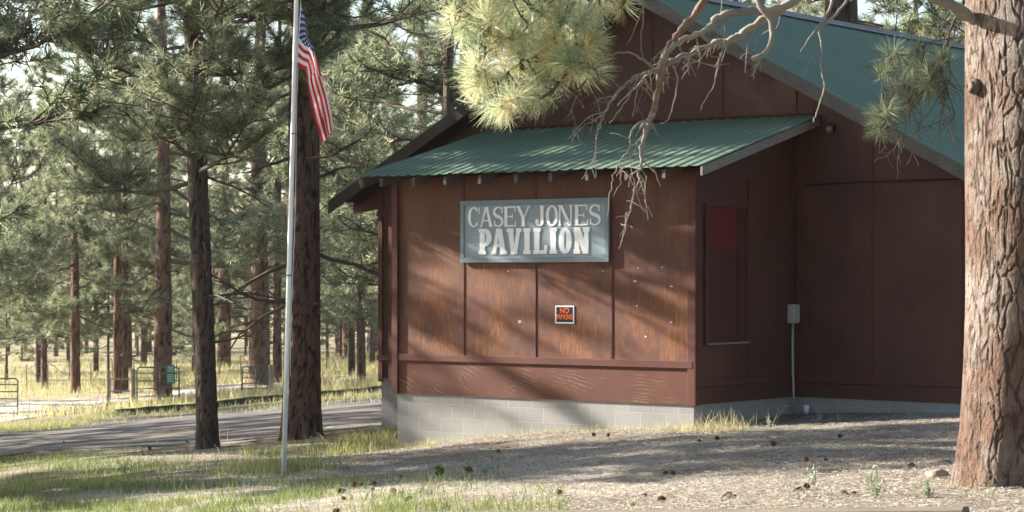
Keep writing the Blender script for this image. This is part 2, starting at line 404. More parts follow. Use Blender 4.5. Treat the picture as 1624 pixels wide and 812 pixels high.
# foundation
MB().box(XL+.03, XR-.03, .02, .22, -2.9, SB).build("foundation_wall", M['block'], pav)
MB().box(XR-.2, XR-.028, .22, YM, -2.6, SB).build("foundation_wall", M['block'], pav)
MB().box(XL+.03, XL+.2, .22, YM, -2.9, SB).build("foundation_wall", M['block'], pav)
MB().box(BX0+.05, BX1-.02, YM+.02, YM+.22, -3.2, SB+.04).build("foundation_wall", M['block'], pav)
MB().box(BX0+.05, BX0+.25, YM+.22, BY1, -3.4, SB+.04).build("foundation_wall", M['block'], pav)
# floor & inner darkness is closed by the walls
# horizontal belt trims
b = MB().box(XL-.01, XR-.02, -.035, -.002, -1.235, -1.135).build("belt_trim", M['trim'], pav, bevel=.006)
MB().box(XR, XR+.03, .02, YM-.03, -1.49, -1.40).build("belt_trim", M['trim'], pav, bevel=.006)
MB().box(XR+.03, BX1, YM-.03, YM-.001, -1.52, -1.43).build("belt_trim", M['trim'], pav, bevel=.006)
MB().box(XR+.001, BX1, YM-.012, YM-.0005, 1.31, 1.345).build("seam_batten", M['trim'], pav)
MB().box(XR+.0005, XR+.012, .02, YM-.013, 1.30, 1.33).build("seam_batten", M['trim'], pav)
# battens on the front wall (seams)
for k, x in enumerate((-3.85, -2.57, -1.29)):
    wd = .009 if k == 1 else .020
    MB().box(x-wd, x+wd, -.010, -.001, -1.134, 1.40).build("batten", M['trim'], pav, bevel=.004)
MB().box(XR-.10, XR+.02, -.03, -.001, -1.73, 1.42).build("corner_board", M['trim'], pav, bevel=.005)
MB().box(XR+.001, XR+.028, -.03, .09, -1.73, 1.42).build("corner_board", M['trim'], pav, bevel=.005)
MB().box(XL-.01, XL+.075, -.045, -.0365, -1.73, 1.42).build("corner_board", M['trim'], pav, bevel=.003)
MB().box(XL-.03, XL-.001, -.045, .10, -1.73, 1.42).build("corner_board", M['trim'], pav, bevel=.005)
MB().box(XR+.001, XR+.02, 1.36, 1.40, -1.40, 1.30).build("batten", M['trim'], pav)
MB().box(XR+.001, XR+.03, YM-.035, YM-.001, SB, 2.08).build("corner_board", M['trim'], pav)
for x in (1.26, 2.62):
    MB().box(x-.018, x+.018, YM-.016, YM-.001, -1.43, rz(x)-.25).build("batten", M['trim'], pav)
for x in (.04, -1.19, -2.41, -3.63, -4.85, -6.1):
    zt = rz(x)-.25
    if x > -6: MB().box(x-.018, x+.018, YM-.016, YM-.001, 2.28, zt).build("batten", M['trim'], pav)
for x in (BX0+.06, BX0+.28):
    MB().box(x-.045, x+.045, YM-.03, YM-.001, SB-.0, rz(x)-.24).build("batten", M['trim'], pav, bevel=.004)
MB().box(BX0+.0, BX0+.55, YM-.045, YM-.031, -1.37, -1.29).build("belt_trim", M['trim'], pav)
MB().box(BX0+.0, BX0+.55, YM-.045, YM-.031, .98, 1.05).build("belt_trim", M['trim'], pav)
# boarded window in the side wall (recess is framed proud of the wall)
win = MB().box(XR+.001, XR+.014, .27, 1.30, -.90, .94).build("boarded_window", M['shadebrown'], pav)
win['label'] = "boarded up window with a bright red patch at its top"
MB().box(XR+.0145, XR+.022, .28, 1.06, .36, .93).build("red_board", M['red'], win)
MB().box(XR+.0145, XR+.026, 1.065, 1.085, -.89, .935).build("mullion", M['cable'], win)
fr = MB()
fr.box(XR+.0145, XR+.05, .22, .268, -.93, .985).box(XR+.0145, XR+.05, 1.302, 1.34, -.93, .985).box(XR+.0145, XR+.05, .268, 1.302, .942, .985)
fr.build("window_frame", M['trim'], win)
MB().box(XR+.0145, XR+.06, .24, 1.32, -.925, -.90).build("window_sill", M['greywood'], win)
# eave wall plate beam
MB().box(XL-.30, XR+.02, -.03, -.0305+.02, 1.405, 1.44)
# lean-to roof ------------------------------------------------
LX0, LX1, LY0 = -5.50, .46, -.46
def lz(y): return 1.455+(y-LY0)*(2.285-1.455)/(YM-LY0)
def corr(name, mat, fn, t0, t1, s0, s1, period, amp, parent, ns=14, thick=.006, jag=0, seed=0):
    """corrugated sheet; t runs across the ribs, s along them"""
    per = 8; n = int(round((t1-t0)/period))*per; ts = np.linspace(t0, t1, n+1); r = random.Random(seed)
    V = []
    for lay in (0, 1):
        for t in ts:
            ph = ((t-t0)/period) % 1.0
            h = amp*(max(0, math.cos(2*math.pi*(ph-.25)))**1.5)
            for k in range(ns+1):
                s = s0+(s1-s0)*k/ns
                p = Vector(fn(t, s))
                p.z += h-(thick if lay else 0)+(.004*math.sin(t*3+s*2)) - (jag*.5*(1+math.sin(t*9)) if k == 0 else 0)
                V.append(p)
    m = ns+1; N = (n+1)*m; F = []
    for a in range(n):
        for k in range(ns):
            q = (a*m+k, (a+1)*m+k, (a+1)*m+k+1, a*m+k+1)
            F.append(q); F.append(tuple(x+N for x in reversed(q)))
        F.append((a*m, a*m+N, (a+1)*m+N, (a+1)*m)); e = a*m+ns; F.append((e, e+m, e+m+N, e+N))
    for k in range(ns):
        F.append((k, k+1, k+1+N, k+N)); q = n*m+k; F.append((q, q+N, q+1+N, q+1))
    return np_mesh(name, V, F, mat, parent, False)
corr("porch_roof", M['roof2'], lambda t, s: (t, s, lz(s)), LX0, LX1, LY0, YM, .19, .019, pav, jag=.006)
b = MB()
for y0, y1 in ((LY0+.04, LY0+.16), (.6, .72), (1.6, 1.72)):
    b.prism([(y0, lz(y0)-.03), (y1, lz(y1)-.03), (y1, lz(y1)-.009), (y0, lz(y0)-.009)], 'x', LX0+.06, LX1-.05)
b.build("purlin", M['soffit'], pav)
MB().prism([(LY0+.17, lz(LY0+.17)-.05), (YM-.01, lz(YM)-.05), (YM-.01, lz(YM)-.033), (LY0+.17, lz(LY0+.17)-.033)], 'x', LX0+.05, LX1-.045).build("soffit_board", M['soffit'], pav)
def rafter(x, y0=LY0+.05, hw=.028, dp=.12, mat='shadewood', name="rafter_tail", top=.052, y1=.0):
    a = MB().prism([(y0, lz(y0)-top-dp), (y1, lz(y1)-top-dp), (y1, lz(y1)-top), (y0, lz(y0)-top)], 'x', x-hw, x+hw)
    return a.build(name, M[mat], pav, bevel=.004)
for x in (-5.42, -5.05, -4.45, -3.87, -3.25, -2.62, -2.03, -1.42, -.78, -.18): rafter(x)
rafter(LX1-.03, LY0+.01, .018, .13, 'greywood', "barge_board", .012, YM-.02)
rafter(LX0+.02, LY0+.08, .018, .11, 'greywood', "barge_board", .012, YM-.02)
MB().box(LX0+.1, LX1-.1, YM-.05, YM-.018, lz(YM)+.035, lz(YM)+.075).build("flashing", M['trim'], pav)
def roof_litter(name, n, fn, x0, x1, y0, y1, seed):
    rg_ = np.random.default_rng(seed); V = []; F = []
    for _ in range(n):
        x = rg_.uniform(x0, x1); y = y0+(y1-y0)*rg_.random()**1.0; a_ = rg_.normal(0, .6); l = rg_.uniform(.04, .09); p = Vector(fn(x, y)); q = Vector(fn(x+math.sin(a_)*l, y+math.cos(a_)*l)); wv_ = Vector((math.cos(a_), -math.sin(a_), 0))*.0035
        up = Vector((0, 0, .032)); b0 = len(V); V += [tuple(p+up-wv_), tuple(p+up+wv_), tuple(q+up+wv_), tuple(q+up-wv_), tuple((p+q)/2+up+Vector((0, 0, .004)))]; F += [(b0, b0+1, b0+4), (b0+1, b0+2, b0+4), (b0+2, b0+3, b0+4), (b0+3, b0, b0+4)]
    o = np_mesh(name, V, F, simple("dry_needles", (.22, .13, .06), .9), pav); o['kind'] = 'stuff'; return o
roof_litter("needle_litter", 900, lambda x, y: (x, y, lz(y)), LX0+.1, LX1-.1, LY0+.05, YM-.1, 4)
# main roof --------------------------------------------------
EY0, EY1 = 2.28, BY1+.4
EL, ER = -8.42, 3.42
rr = corr("roof", M['roof'], lambda t, s: (s, t, rz(s)), EY0, EY1, ER, RX, .30, .026, pav, ns=4, seed=2)
rl = corr("roof", M['roof'], lambda t, s: (s, t, rz(s)), EY0, EY1, EL, RX, .30, .034, pav, ns=4, seed=3)
cp = MB()
for sgn in (1, -1):
    xe = RX+sgn*.22
    cp.prism([(RX, RZ+.045), (xe, rz(xe)+.045), (xe, rz(xe)+.055), (RX, RZ+.058)], 'y', EY0-.02, EY1+.02)
cp.build("ridge_cap", M['cap'], rr)
dk = MB()
for (xa, xb) in ((RX, ER-.04), (RX, EL+.04)):
    dk.prism([(xa, rz(xa)-.035), (xb, rz(xb)-.035), (xb, rz(xb)-.012), (xa, rz(xa)-.012)], 'y', EY0+.05, EY1-.02)
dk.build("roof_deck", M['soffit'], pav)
for (xa, xb) in ((RX, ER), (RX, EL)):
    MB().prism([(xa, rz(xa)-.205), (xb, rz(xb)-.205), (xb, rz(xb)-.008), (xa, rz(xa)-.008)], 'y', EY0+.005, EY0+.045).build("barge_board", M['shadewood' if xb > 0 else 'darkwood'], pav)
sub = MB()
for (xa, xb) in ((RX, ER-.05), (RX, EL+.05)):
    for y in np.arange(EY0+.6, EY1, 1.22):
        sub.prism([(xa, rz(xa)-.20), (xb, rz(xb)-.20), (xb, rz(xb)-.037), (xa, rz(xa)-.037)], 'y', y-.02, y+.02)
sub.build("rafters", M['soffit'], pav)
# red outrigger board under the eave at the far corner
MB().prism([(BX0-.55, rz(BX0-.55)-.28), (BX0-.001, rz(BX0)-.50), (BX0-.001, rz(BX0)-.22), (BX0-.55, rz(BX0-.55)-.20)], 'y', YM+.02, YM+.07).build("eave_bracket", M['trim'], pav)
# small bare spots where knots and paint have flaked off
chipm = simple('flaked_paint', (.55, .46, .40), .8); rr_ = random.Random(5)
for (px, py, sx, sy) in ((1007, 446, .03, .018), (1065, 454, .032, .018), (1010, 485, .02, .014), (1064, 511, .022, .016), (1024, 534, .024, .018), (1012, 425, .014, .01), (1050, 424, .014, .01), (956, 430, .012, .01), (824, 510, .035, .024), (806, 430, .02, .01)):
    t = (px-CX)/FPX; L = (2.4-t*30.3)/(.804+t*.595); Zd = 30.3+.595*L; z = (HY-py)/FPX*Zd
    n = 7; pts = [(-L+sx*math.cos(a*2*math.pi/n)*rr_.uniform(.7, 1), z+sy*math.sin(a*2*math.pi/n)*rr_.uniform(.7, 1)) for a in range(n)]
    MB().prism(pts, 'y', -.0032, -.0005).build("paint_chip", chipm, pav)
# security lamp on the gable wall
lamp = MB().box(.60, .68, YM-.03, YM-.001, 2.06, 2.16).build("lamp_bracket", M['cable'], pav)
MB().tube([(.64, YM-.02, 2.12), (.66, YM-.10, 2.09), (.67, YM-.16, 2.06)], [.03, .035, .05], 10).build("lamp_head", M['glass'], lamp, smooth=True)
# electric box with conduit, fixed in the inner corner
eb = empty("electric_box", bw(XR+.06, 2.55, -.54), -TH)
tag(eb, "grey electric box with a conduit on the dark corner wall of the pavilion", "electric box")
def loc(x, y, z): return (x-(XR+.06), y-2.55, z+.54)
MB().box(-.055, .05, -.085, .085, -.13, .14).build("box_case", M['meter'], eb, bevel=.01)
MB().box(.051, .062, -.075, .075, -.10, .12).build("box_cover", M['meter'], eb, bevel=.004)
MB().tube([(0, -.02, -.125), (0, -.03, -.4), (.01, -.04, -.8), (.01, -.02, -1.1), (.01, -.02, -1.42)], .017, 8).build("conduit", M['conduit'], eb, smooth=True)
MB().tube([(-.03, .10, -.05), (-.03, .12, .3), (-.03, .125, 1.2), (-.03, .125, 1.70), (.04, .14, 1.80), (.18, .145, 1.84), (1.0, .145, 1.86), (2.55, .145, 1.87)], .011, 6).build("cable", M['cable'], eb, smooth=True)
MB().tube([(-.03, .10, .62), (.03, .14, .45), (.15, .145, .28), (.26, .145, .2)], .007, 6).build("cable", M['cable'], eb, smooth=True)
MB().tube([(.02, .06, -.13), (.04, .10, -.2), (.15, .13, -.22), (.2, .14, -.15), (.2, .145, .1)], .005, 6).build("cable", M['cable'], eb, smooth=True)
# plastic stub by the foundation
p = bw(.28, YM-.12, 0); pz = gz(p.x, p.y)
st_ = MB().tube([(0, 0, -.03), (0, 0, .10), (0, 0, .101), (0, 0, .03)], [.035, .045, .035, .03], 12).build("plastic_cup", M['white'], None, smooth=True)
st_.location = (p.x, p.y, pz+.02); tag(st_, "small pale plastic cup at the foot of the dark inner corner", "cup")

# ------------------------------------------------------------------ lettering
class Glyphs:
    def __init__(s): s.mb = MB(); s.k = 0
    def poly(s, pts):
        s.k += 1; s.mb.prism(pts, 'y', -(.012+.00025*(s.k % 9)), 0)
    def rect(s, x0, y0, x1, y1): s.poly([(x0, y0), (x1, y0), (x1, y1), (x0, y1)])
    def stroke(s, pts, wd):
        n = len(pts); wd = [wd]*n if np.isscalar(wd) else wd
        L, Rr = [], []
        for i in range(n):
            a = pts[max(0, i-1)]; b = pts[min(n-1, i+1)]; dx, dy = b[0]-a[0], b[1]-a[1]; l = math.hypot(dx, dy)+1e-9
            nx, ny = -dy/l, dx/l; L.append((pts[i][0]+nx*wd[i]/2, pts[i][1]+ny*wd[i]/2)); Rr.append((pts[i][0]-nx*wd[i]/2, pts[i][1]-ny*wd[i]/2))
        s.k += 1; d = -(.012+.00025*(s.k % 9)); V = [(x, d, z) for x, z in L]+[(x, d, z) for x, z in Rr]+[(x, 0, z) for x, z in L]+[(x, 0, z) for x, z in Rr]
        F = []
        for i in range(n-1): F += [(i, i+1, n+i+1, n+i), (i, i+1, 2*n+i+1, 2*n+i), (n+i, n+i+1, 3*n+i+1, 3*n+i)]
        F += [(0, n, 3*n, 2*n), (n-1, 2*n-1, 4*n-1, 3*n-1)]
        s.mb.add(V, F)
    def arc(s, cx, cy, rx, ry, a0, a1, w0, w1=None, n=28):
        """width w0 at the sides, w1 at top/bottom"""
        w1 = w1 or w0; pts = []; wd = []
        for i in range(n+1):
            a = R(a0+(a1-a0)*i/n); pts.append((cx+rx*math.cos(a), cy+ry*math.sin(a))); wd.append(w1+(w0-w1)*abs(math.cos(a))**1.5)
        s.stroke(pts, wd)
    def serif(s, cx, y, w, h, up=True): s.rect(cx-w/2, y if up else y-h, cx+w/2, y+h if up else y)
def glyph(g, ch, x, y, W, H, t, h, sf):
    """t stem, h thin, sf serif overhang"""
    X = lambda u: x+u*W; Yv = lambda v: y+v*H
    st, sb = t+2*sf, h
    def stem(cx, tt=t, top=True, bot=True, y0=0, y1=1):
        g.rect(cx-tt/2, Yv(y0), cx+tt/2, Yv(y1))
        if bot: g.serif(cx, y, tt+2*sf, sb)
        if top: g.serif(cx, y+H, tt+2*sf, sb, False)
    c0 = x+sf+t/2; c1 = x+W-sf-h/2-t*0
    if ch == 'I': stem(x+W/2)
    elif ch == 'L':
        stem(c0); g.rect(c0, y, x+W, y+h); g.rect(x+W-h*.9, y, x+W, y+H*.34)
    elif ch == 'E':
        stem(c0); g.rect(c0, y, x+W, y+h); g.rect(c0, y+H-h, x+W*.95, y+H); g.rect(c0, y+H/2-h/2, x+W*.72, y+H/2+h/2)
        g.rect(x+W-h*.8, y, x+W, y+H*.3); g.rect(x+W*.95-h*.8, y+H*.72, x+W*.95, y+H); g.rect(x+W*.72-h*.7, y+H*.38, x+W*.72, y+H*.62)
    elif ch == 'P':
        stem(c0); rr = H*.27; cx = x+W-rr-t*.35; cyy = y+H-h/2-rr
        g.rect(c0, y+H-h, cx, y+H); g.rect(c0, cyy-rr-h/2, cx, cyy-rr+h/2); g.arc(cx, cyy, W-(cx-x)-t/2, rr, -90, 90, t, h)
    elif ch in 'AV':
        f = 1 if ch == 'A' else -1; ya, yb = (y, y+H) if f == 1 else (y+H, y)
        w1, w2 = (h*1.15, t) if ch == 'A' else (t, h*1.15)
        if t > h*1.9 and W/H > .0: pass
        ax = x+sf*.6+w1/2; bx = x+W-sf*.6-w2/2; m = x+W/2
        g.poly([(ax-w1/2, ya), (ax+w1/2, ya), (m+w1*.25, yb), (m-t*.55, yb)])
        g.poly([(bx-w2/2, ya), (bx+w2/2, ya), (m+t*.55, yb), (m-w2*.35, yb)])
        for cx_, ww in ((ax, w1), (bx, w2)): g.serif(cx_, ya, ww+1.5*sf, sb, f == 1)
        if ch == 'A': g.rect(ax+(m-ax)*.32, y+H*.28, bx-(bx-m)*.32, y+H*.28+h)
    elif ch == 'Y':
        m = x+W/2; g.rect(m-t/2, y, m+t/2, y+H*.45); g.serif(m, y, t+2*sf, sb)
        g.poly([(x+sf*.6, y+H), (x+sf*.6+t, y+H), (m+t/2, y+H*.42), (m-t/2, y+H*.42)])
        g.poly([(x+W-sf*.6-h*1.2, y+H), (x+W-sf*.6, y+H), (m+t/2, y+H*.42), (m+t*.1, y+H*.42)])
        g.serif(x+sf*.6+t/2, y+H, t+1.6*sf, sb, False); g.serif(x+W-sf*.6-h*.6, y+H, h+1.8*sf, sb, False)
    elif ch == 'N':
        a = x+sf+h*.6; b2 = x+W-sf-h*.6
        g.rect(a-h*.6, y, a+h*.6, y+H); g.rect(b2-h*.6, y, b2+h*.6, y+H)
        g.serif(a, y, h*1.2+1.8*sf, sb); g.serif(b2, y+H, h*1.2+1.8*sf, sb, False); g.serif(a+t*.1, y+H, t+1.2*sf, sb, False)
        g.poly([(a-h*.6, y+H), (a-h*.6+t*1.1, y+H), (b2+h*.6, y), (b2+h*.6-t*1.1, y)])
    elif ch == 'O': g.arc(x+W/2, y+H/2, W/2-t/2, H/2-h/2, 0, 360, t, h, 44)
    elif ch == 'C':
        g.arc(x+W/2, y+H/2, W/2-t/2, H/2-h/2, 42, 322, t, h, 36)
        g.rect(x+W-h*1.1, y+H*.66, x+W, y+H*.98)
    elif ch == 'J':
        cx = x+W-sf-t/2; g.rect(cx-t/2, y+H*.22, cx+t/2, y+H); g.serif(cx, y+H, t+2*sf, sb, False)
        g.arc(cx-(W*.30), y+H*.22, W*.30, H*.22-h/2, -180, 0, t, h, 20); g.arc(cx-W*.60+t*.15, y+H*.25, t*.32, t*.32, 0, 360, t*.6, t*.6, 12)
    elif ch == 'S':
        pts = []; wd = []
        rx, ry = W/2-h*.8, H/4-h*.25; cx = x+W/2
        for i in range(21):
            a = R(20+250*i/20*.98); pts.append((cx+rx*math.cos(a), y+H*.75-h*.1+ry*math.sin(a)*.95)); wd.append(h+(t-h)*max(0, (i-6)/14)**.8*(.9))
        for i in range(21):
            a = R(90-250*i/20); pts.append((cx+rx*math.cos(a)*1.03, y+H*.26+ry*math.sin(a)*1.0)); wd.append(h+(t-h)*max(0, (14-i)/14)**.8*(.9))
        # merge smoothly
        g.stroke(pts[:19]+pts[24:], wd[:19]+wd[24:])
        g.rect(x+W*.90-h*.6, y+H*.68, x+W*.90+h*.3, y+H*.97); g.rect(x+W*.06, y+H*.03, x+W*.06+h*.9, y+H*.33)
sign = empty("pavilion_sign", bw(-2.585, -.03, .635), -TH)
tag(sign, "large grey framed sign reading CASEY JONES PAVILION in white letters", "sign")
SW, SH = 2.57/2, .885/2
MB().box(-SW+.07, SW-.07, -.012, .002, -SH+.07, SH-.07).build("sign_board", M['signface'], sign)
fm = MB(); fm.box(-SW, SW, -.028, .005, SH-.07, SH).box(-SW, SW, -.028, .005, -SH, -SH+.07).box(-SW, -SW+.07, -.028, .005, -SH+.07, SH-.07).box(SW-.07, SW, -.028, .005, -SH+.07, SH-.07)
fm.build("sign_frame", M['signframe'], sign, bevel=.006)
g = Glyphs()
# widths taken from the painted letters (metres along the board)
def px2l(px):
    t = (px-CX)/FPX; L = (2.4-t*30.3)/(.804+t*.595); return -L+2.585
row = [('C', 745.5, 764), ('A', 765, 785), ('S', 786, 801.5), ('E', 802.5, 822), ('Y', 822.5, 844), ('J', 852, 866.5), ('O', 869, 888.5), ('N', 889, 911), ('E', 914.5, 936), ('S', 938, 955.5)]
for ch, a, b_ in row:
    xa, xb = px2l(a), px2l(b_); glyph(g, ch, xa, .065, xb-xa, .285, .052, .019, .011)
g.mb.build("lettering", M['letter'], sign).location = (0, -.012, 0)
g = Glyphs()
row = [('P', 762.5, 783), ('A', 783, 807), ('V', 807.5, 830), ('I', 833, 845.5), ('L', 849, 871), ('I', 874.5, 887), ('O', 889.5, 910), ('N', 913, 938.5)]
for ch, a, b_ in row:
    xa, xb = px2l(a), px2l(b_); glyph(g, ch, xa, -.325, xb-xa, .365, .088 if ch != 'N' else .085, .052 if ch not in 'N' else .062, .020)
g.mb.build("lettering", M['letter'], sign).location = (0, -.012, 0)
for x in (-SW+.10, 0, SW-.10):
    for z in (-SH+.10, SH-.10):
        MB().tube([(x, -.012, z), (x, -.022, z)], .009, 8).build("screw_head", M['signframe'], sign)

def text_mesh(body, size, mat, parent, locx, zc, sx=1.0, off=.0):
    cu = bpy.data.curves.new("t", 'FONT'); cu.body = body; cu.size = size; cu.extrude = .0008; cu.align_x = 'CENTER'; cu.align_y = 'CENTER'; cu.offset = off
    to = bpy.data.objects.new("t", cu); C.objects.link(to); dg = bpy.context.evaluated_depsgraph_get()
    me = bpy.data.meshes.new_from_object(to.evaluated_get(dg)); bpy.data.objects.remove(to)
    me.materials.clear(); me.materials.append(mat)
    o = bpy.data.objects.new("lettering", me); C.objects.link(o); o.parent = parent; o.rotation_euler = (R(90), 0, 0); o.location = (locx, -.0095, zc); o.scale = (sx, 1, 1)
    return o
nps = empty("no_parking_sign", bw(-2.07, -.004, -.533), -TH)
tag(nps, "small black and white NO PARKING sign with orange letters", "sign")
MB().box(-.16, .16, -.006, 0, -.125, .125).build("sign_plate", M['white'], nps)
MB().box(-.14, .14, -.0085, -.0062, -.105, .105).build("sign_face", M['black'], nps, bevel=.0)
text_mesh("NO", .105, M['orange'], nps, .0, .052, .95, .004)
text_mesh("PARKING", .095, M['orange'], nps, .0, -.035, .70, .0035)

# ------------------------------------------------------------------ trees
def plate_attr(P3, sc=(9, 9, 2.8), seed=0.0):
    out = np.empty(len(P3)); w_ = np.empty(len(P3))
    for i, p in enumerate(P3):
        q = Vector((p[0]*sc[0]+seed, p[1]*sc[1], p[2]*sc[2]))
        q += mn.noise_vector(q*.6)*.7+mn.noise_vector(q*2.2)*.22
        d, _ = mn.voronoi(q); e = (d[1]-d[0])*2.0+.30*mn.noise(q*2.3)
        d2, _ = mn.voronoi(q*2.1); e2 = (d2[1]-d2[0])*2.4+.22
        out[i] = max(0, min(1, min(e*1.5, e2*1.1)))
        w_[i] = mn.noise(q*3.1)+.6*mn.noise(q*7.3)
    return out, w_
def trunk_mesh(name, path, rad, mat, parent, k=28, rows=90, depth=.02, sc=(9, 9, 2.8), flare=.35, seed=0., roots=6, zfine=None):
    path = np.array(path, float); rad = np.array(rad, float)
    s = np.linspace(0, 1, len(path)); 
    tt = np.linspace(0, 1, rows)
    if zfine: tt = np.concatenate([np.linspace(0, zfine[0], zfine[1]), np.linspace(zfine[0], 1, rows)[1:]])
    rows = len(tt)
    cx = np.interp(tt, s, path[:, 0]); cy = np.interp(tt, s, path[:, 1]); cz = np.interp(tt, s, path[:, 2]); rr = np.interp(tt, s, rad)
    th = np.arange(k)*2*math.pi/k
    hh = cz-cz[0]
    fl = flare*np.exp(-hh/(.9*rad[0]+.05))
    rmod = rr[:, None]*(1+fl[:, None]*(1+.8*np.sin(th*roots+seed)[None, :]*np.sin(th*2+1.3*seed)[None, :]+.35*np.sin(th*3+seed)[None, :])
                        +.035*np.sin(th*2+seed+hh[:, None]*.7)+.03*np.sin(th*3+2*seed-hh[:, None]*1.1))
    d = np.stack([np.cos(th), np.sin(th), 0*th], 1)
    base = np.stack([cx, cy, cz], 1)[:, None, :]+rmod[..., None]*d[None]
    pts = base.reshape(-1, 3); pl, nz = plate_attr(pts, sc, seed*7.1)
    sm = np.clip(pl*2.6, 0, 1); sm = sm*sm*(3-2*sm)
    disp = depth*(sm-1)+depth*.16*nz
    V = pts+(d[None].repeat(rows, 0).reshape(-1, 3))*disp[:, None]
    i, j = np.meshgrid(np.arange(rows-1), np.arange(k), indexing='ij'); i = i.ravel(); j = j.ravel(); j2 = (j+1) % k
    Q = np.stack([i*k+j, i*k+j2, (i+1)*k+j2, (i+1)*k+j], 1)
    return np_mesh(name, V, [Q], mat, parent, True, {"plate": pl})

def needle_geo(rng, cen, dirs, nn, length, width, tint, two=False, spread=(15, 95), shoot=.10):
    """needles for each tuft; returns V, faces, tint"""
    N = len(cen); cen = np.repeat(cen, nn, 0); D = np.repeat(dirs, nn, 0); T = np.repeat(tint, nn)
    r = rng.normal(size=(N*nn, 3)); r -= D*(r*D).sum(1)[:, None]; r /= np.linalg.norm(r, axis=1)[:, None]+1e-9
    u = rng.random(N*nn); ph = np.radians(spread[0]+(spread[1]-spread[0])*(u**.8)); 
    nd = D*np.cos(ph)[:, None]+r*np.sin(ph)[:, None]
    start = cen-D*(shoot*u)[:, None]
    ln = length*(.75+.4*rng.random(N*nn))*np.repeat(.72+.5*rng.random(N), nn)
    wv = np.cross(nd, rng.normal(size=nd.shape)); wv /= np.linalg.norm(wv, axis=1)[:, None]+1e-9
    wv *= (width/2)
    T = np.clip(T+rng.normal(0, .10, len(T)), 0, 1)
    if not two:
        tip = start+nd*ln[:, None]; tip[:, 2] -= ln*.08
        V = np.stack([start-wv, start+wv, tip+wv*.35, tip-wv*.35], 1).reshape(-1, 3)
        Q = np.arange(len(V)).reshape(-1, 4)
        return V, Q, np.repeat(T, 4)
    mid = start+nd*(ln*.55)[:, None]; nd2 = nd*.86+D*.28; nd2[:, 2] -= .12; nd2 /= np.linalg.norm(nd2, axis=1)[:, None]
    tip = mid+nd2*(ln*.5)[:, None]
    V = np.stack([start-wv*.8, start+wv*.8, mid-wv, mid+wv, tip-wv*.25, tip+wv*.25], 1).reshape(-1, 3)
    b = np.arange(len(V)//6)*6
    Q = np.concatenate([np.stack([b, b+1, b+3, b+2], 1), np.stack([b+2, b+3, b+5, b+4], 1)])
    return V, Q, np.repeat(T, 6)

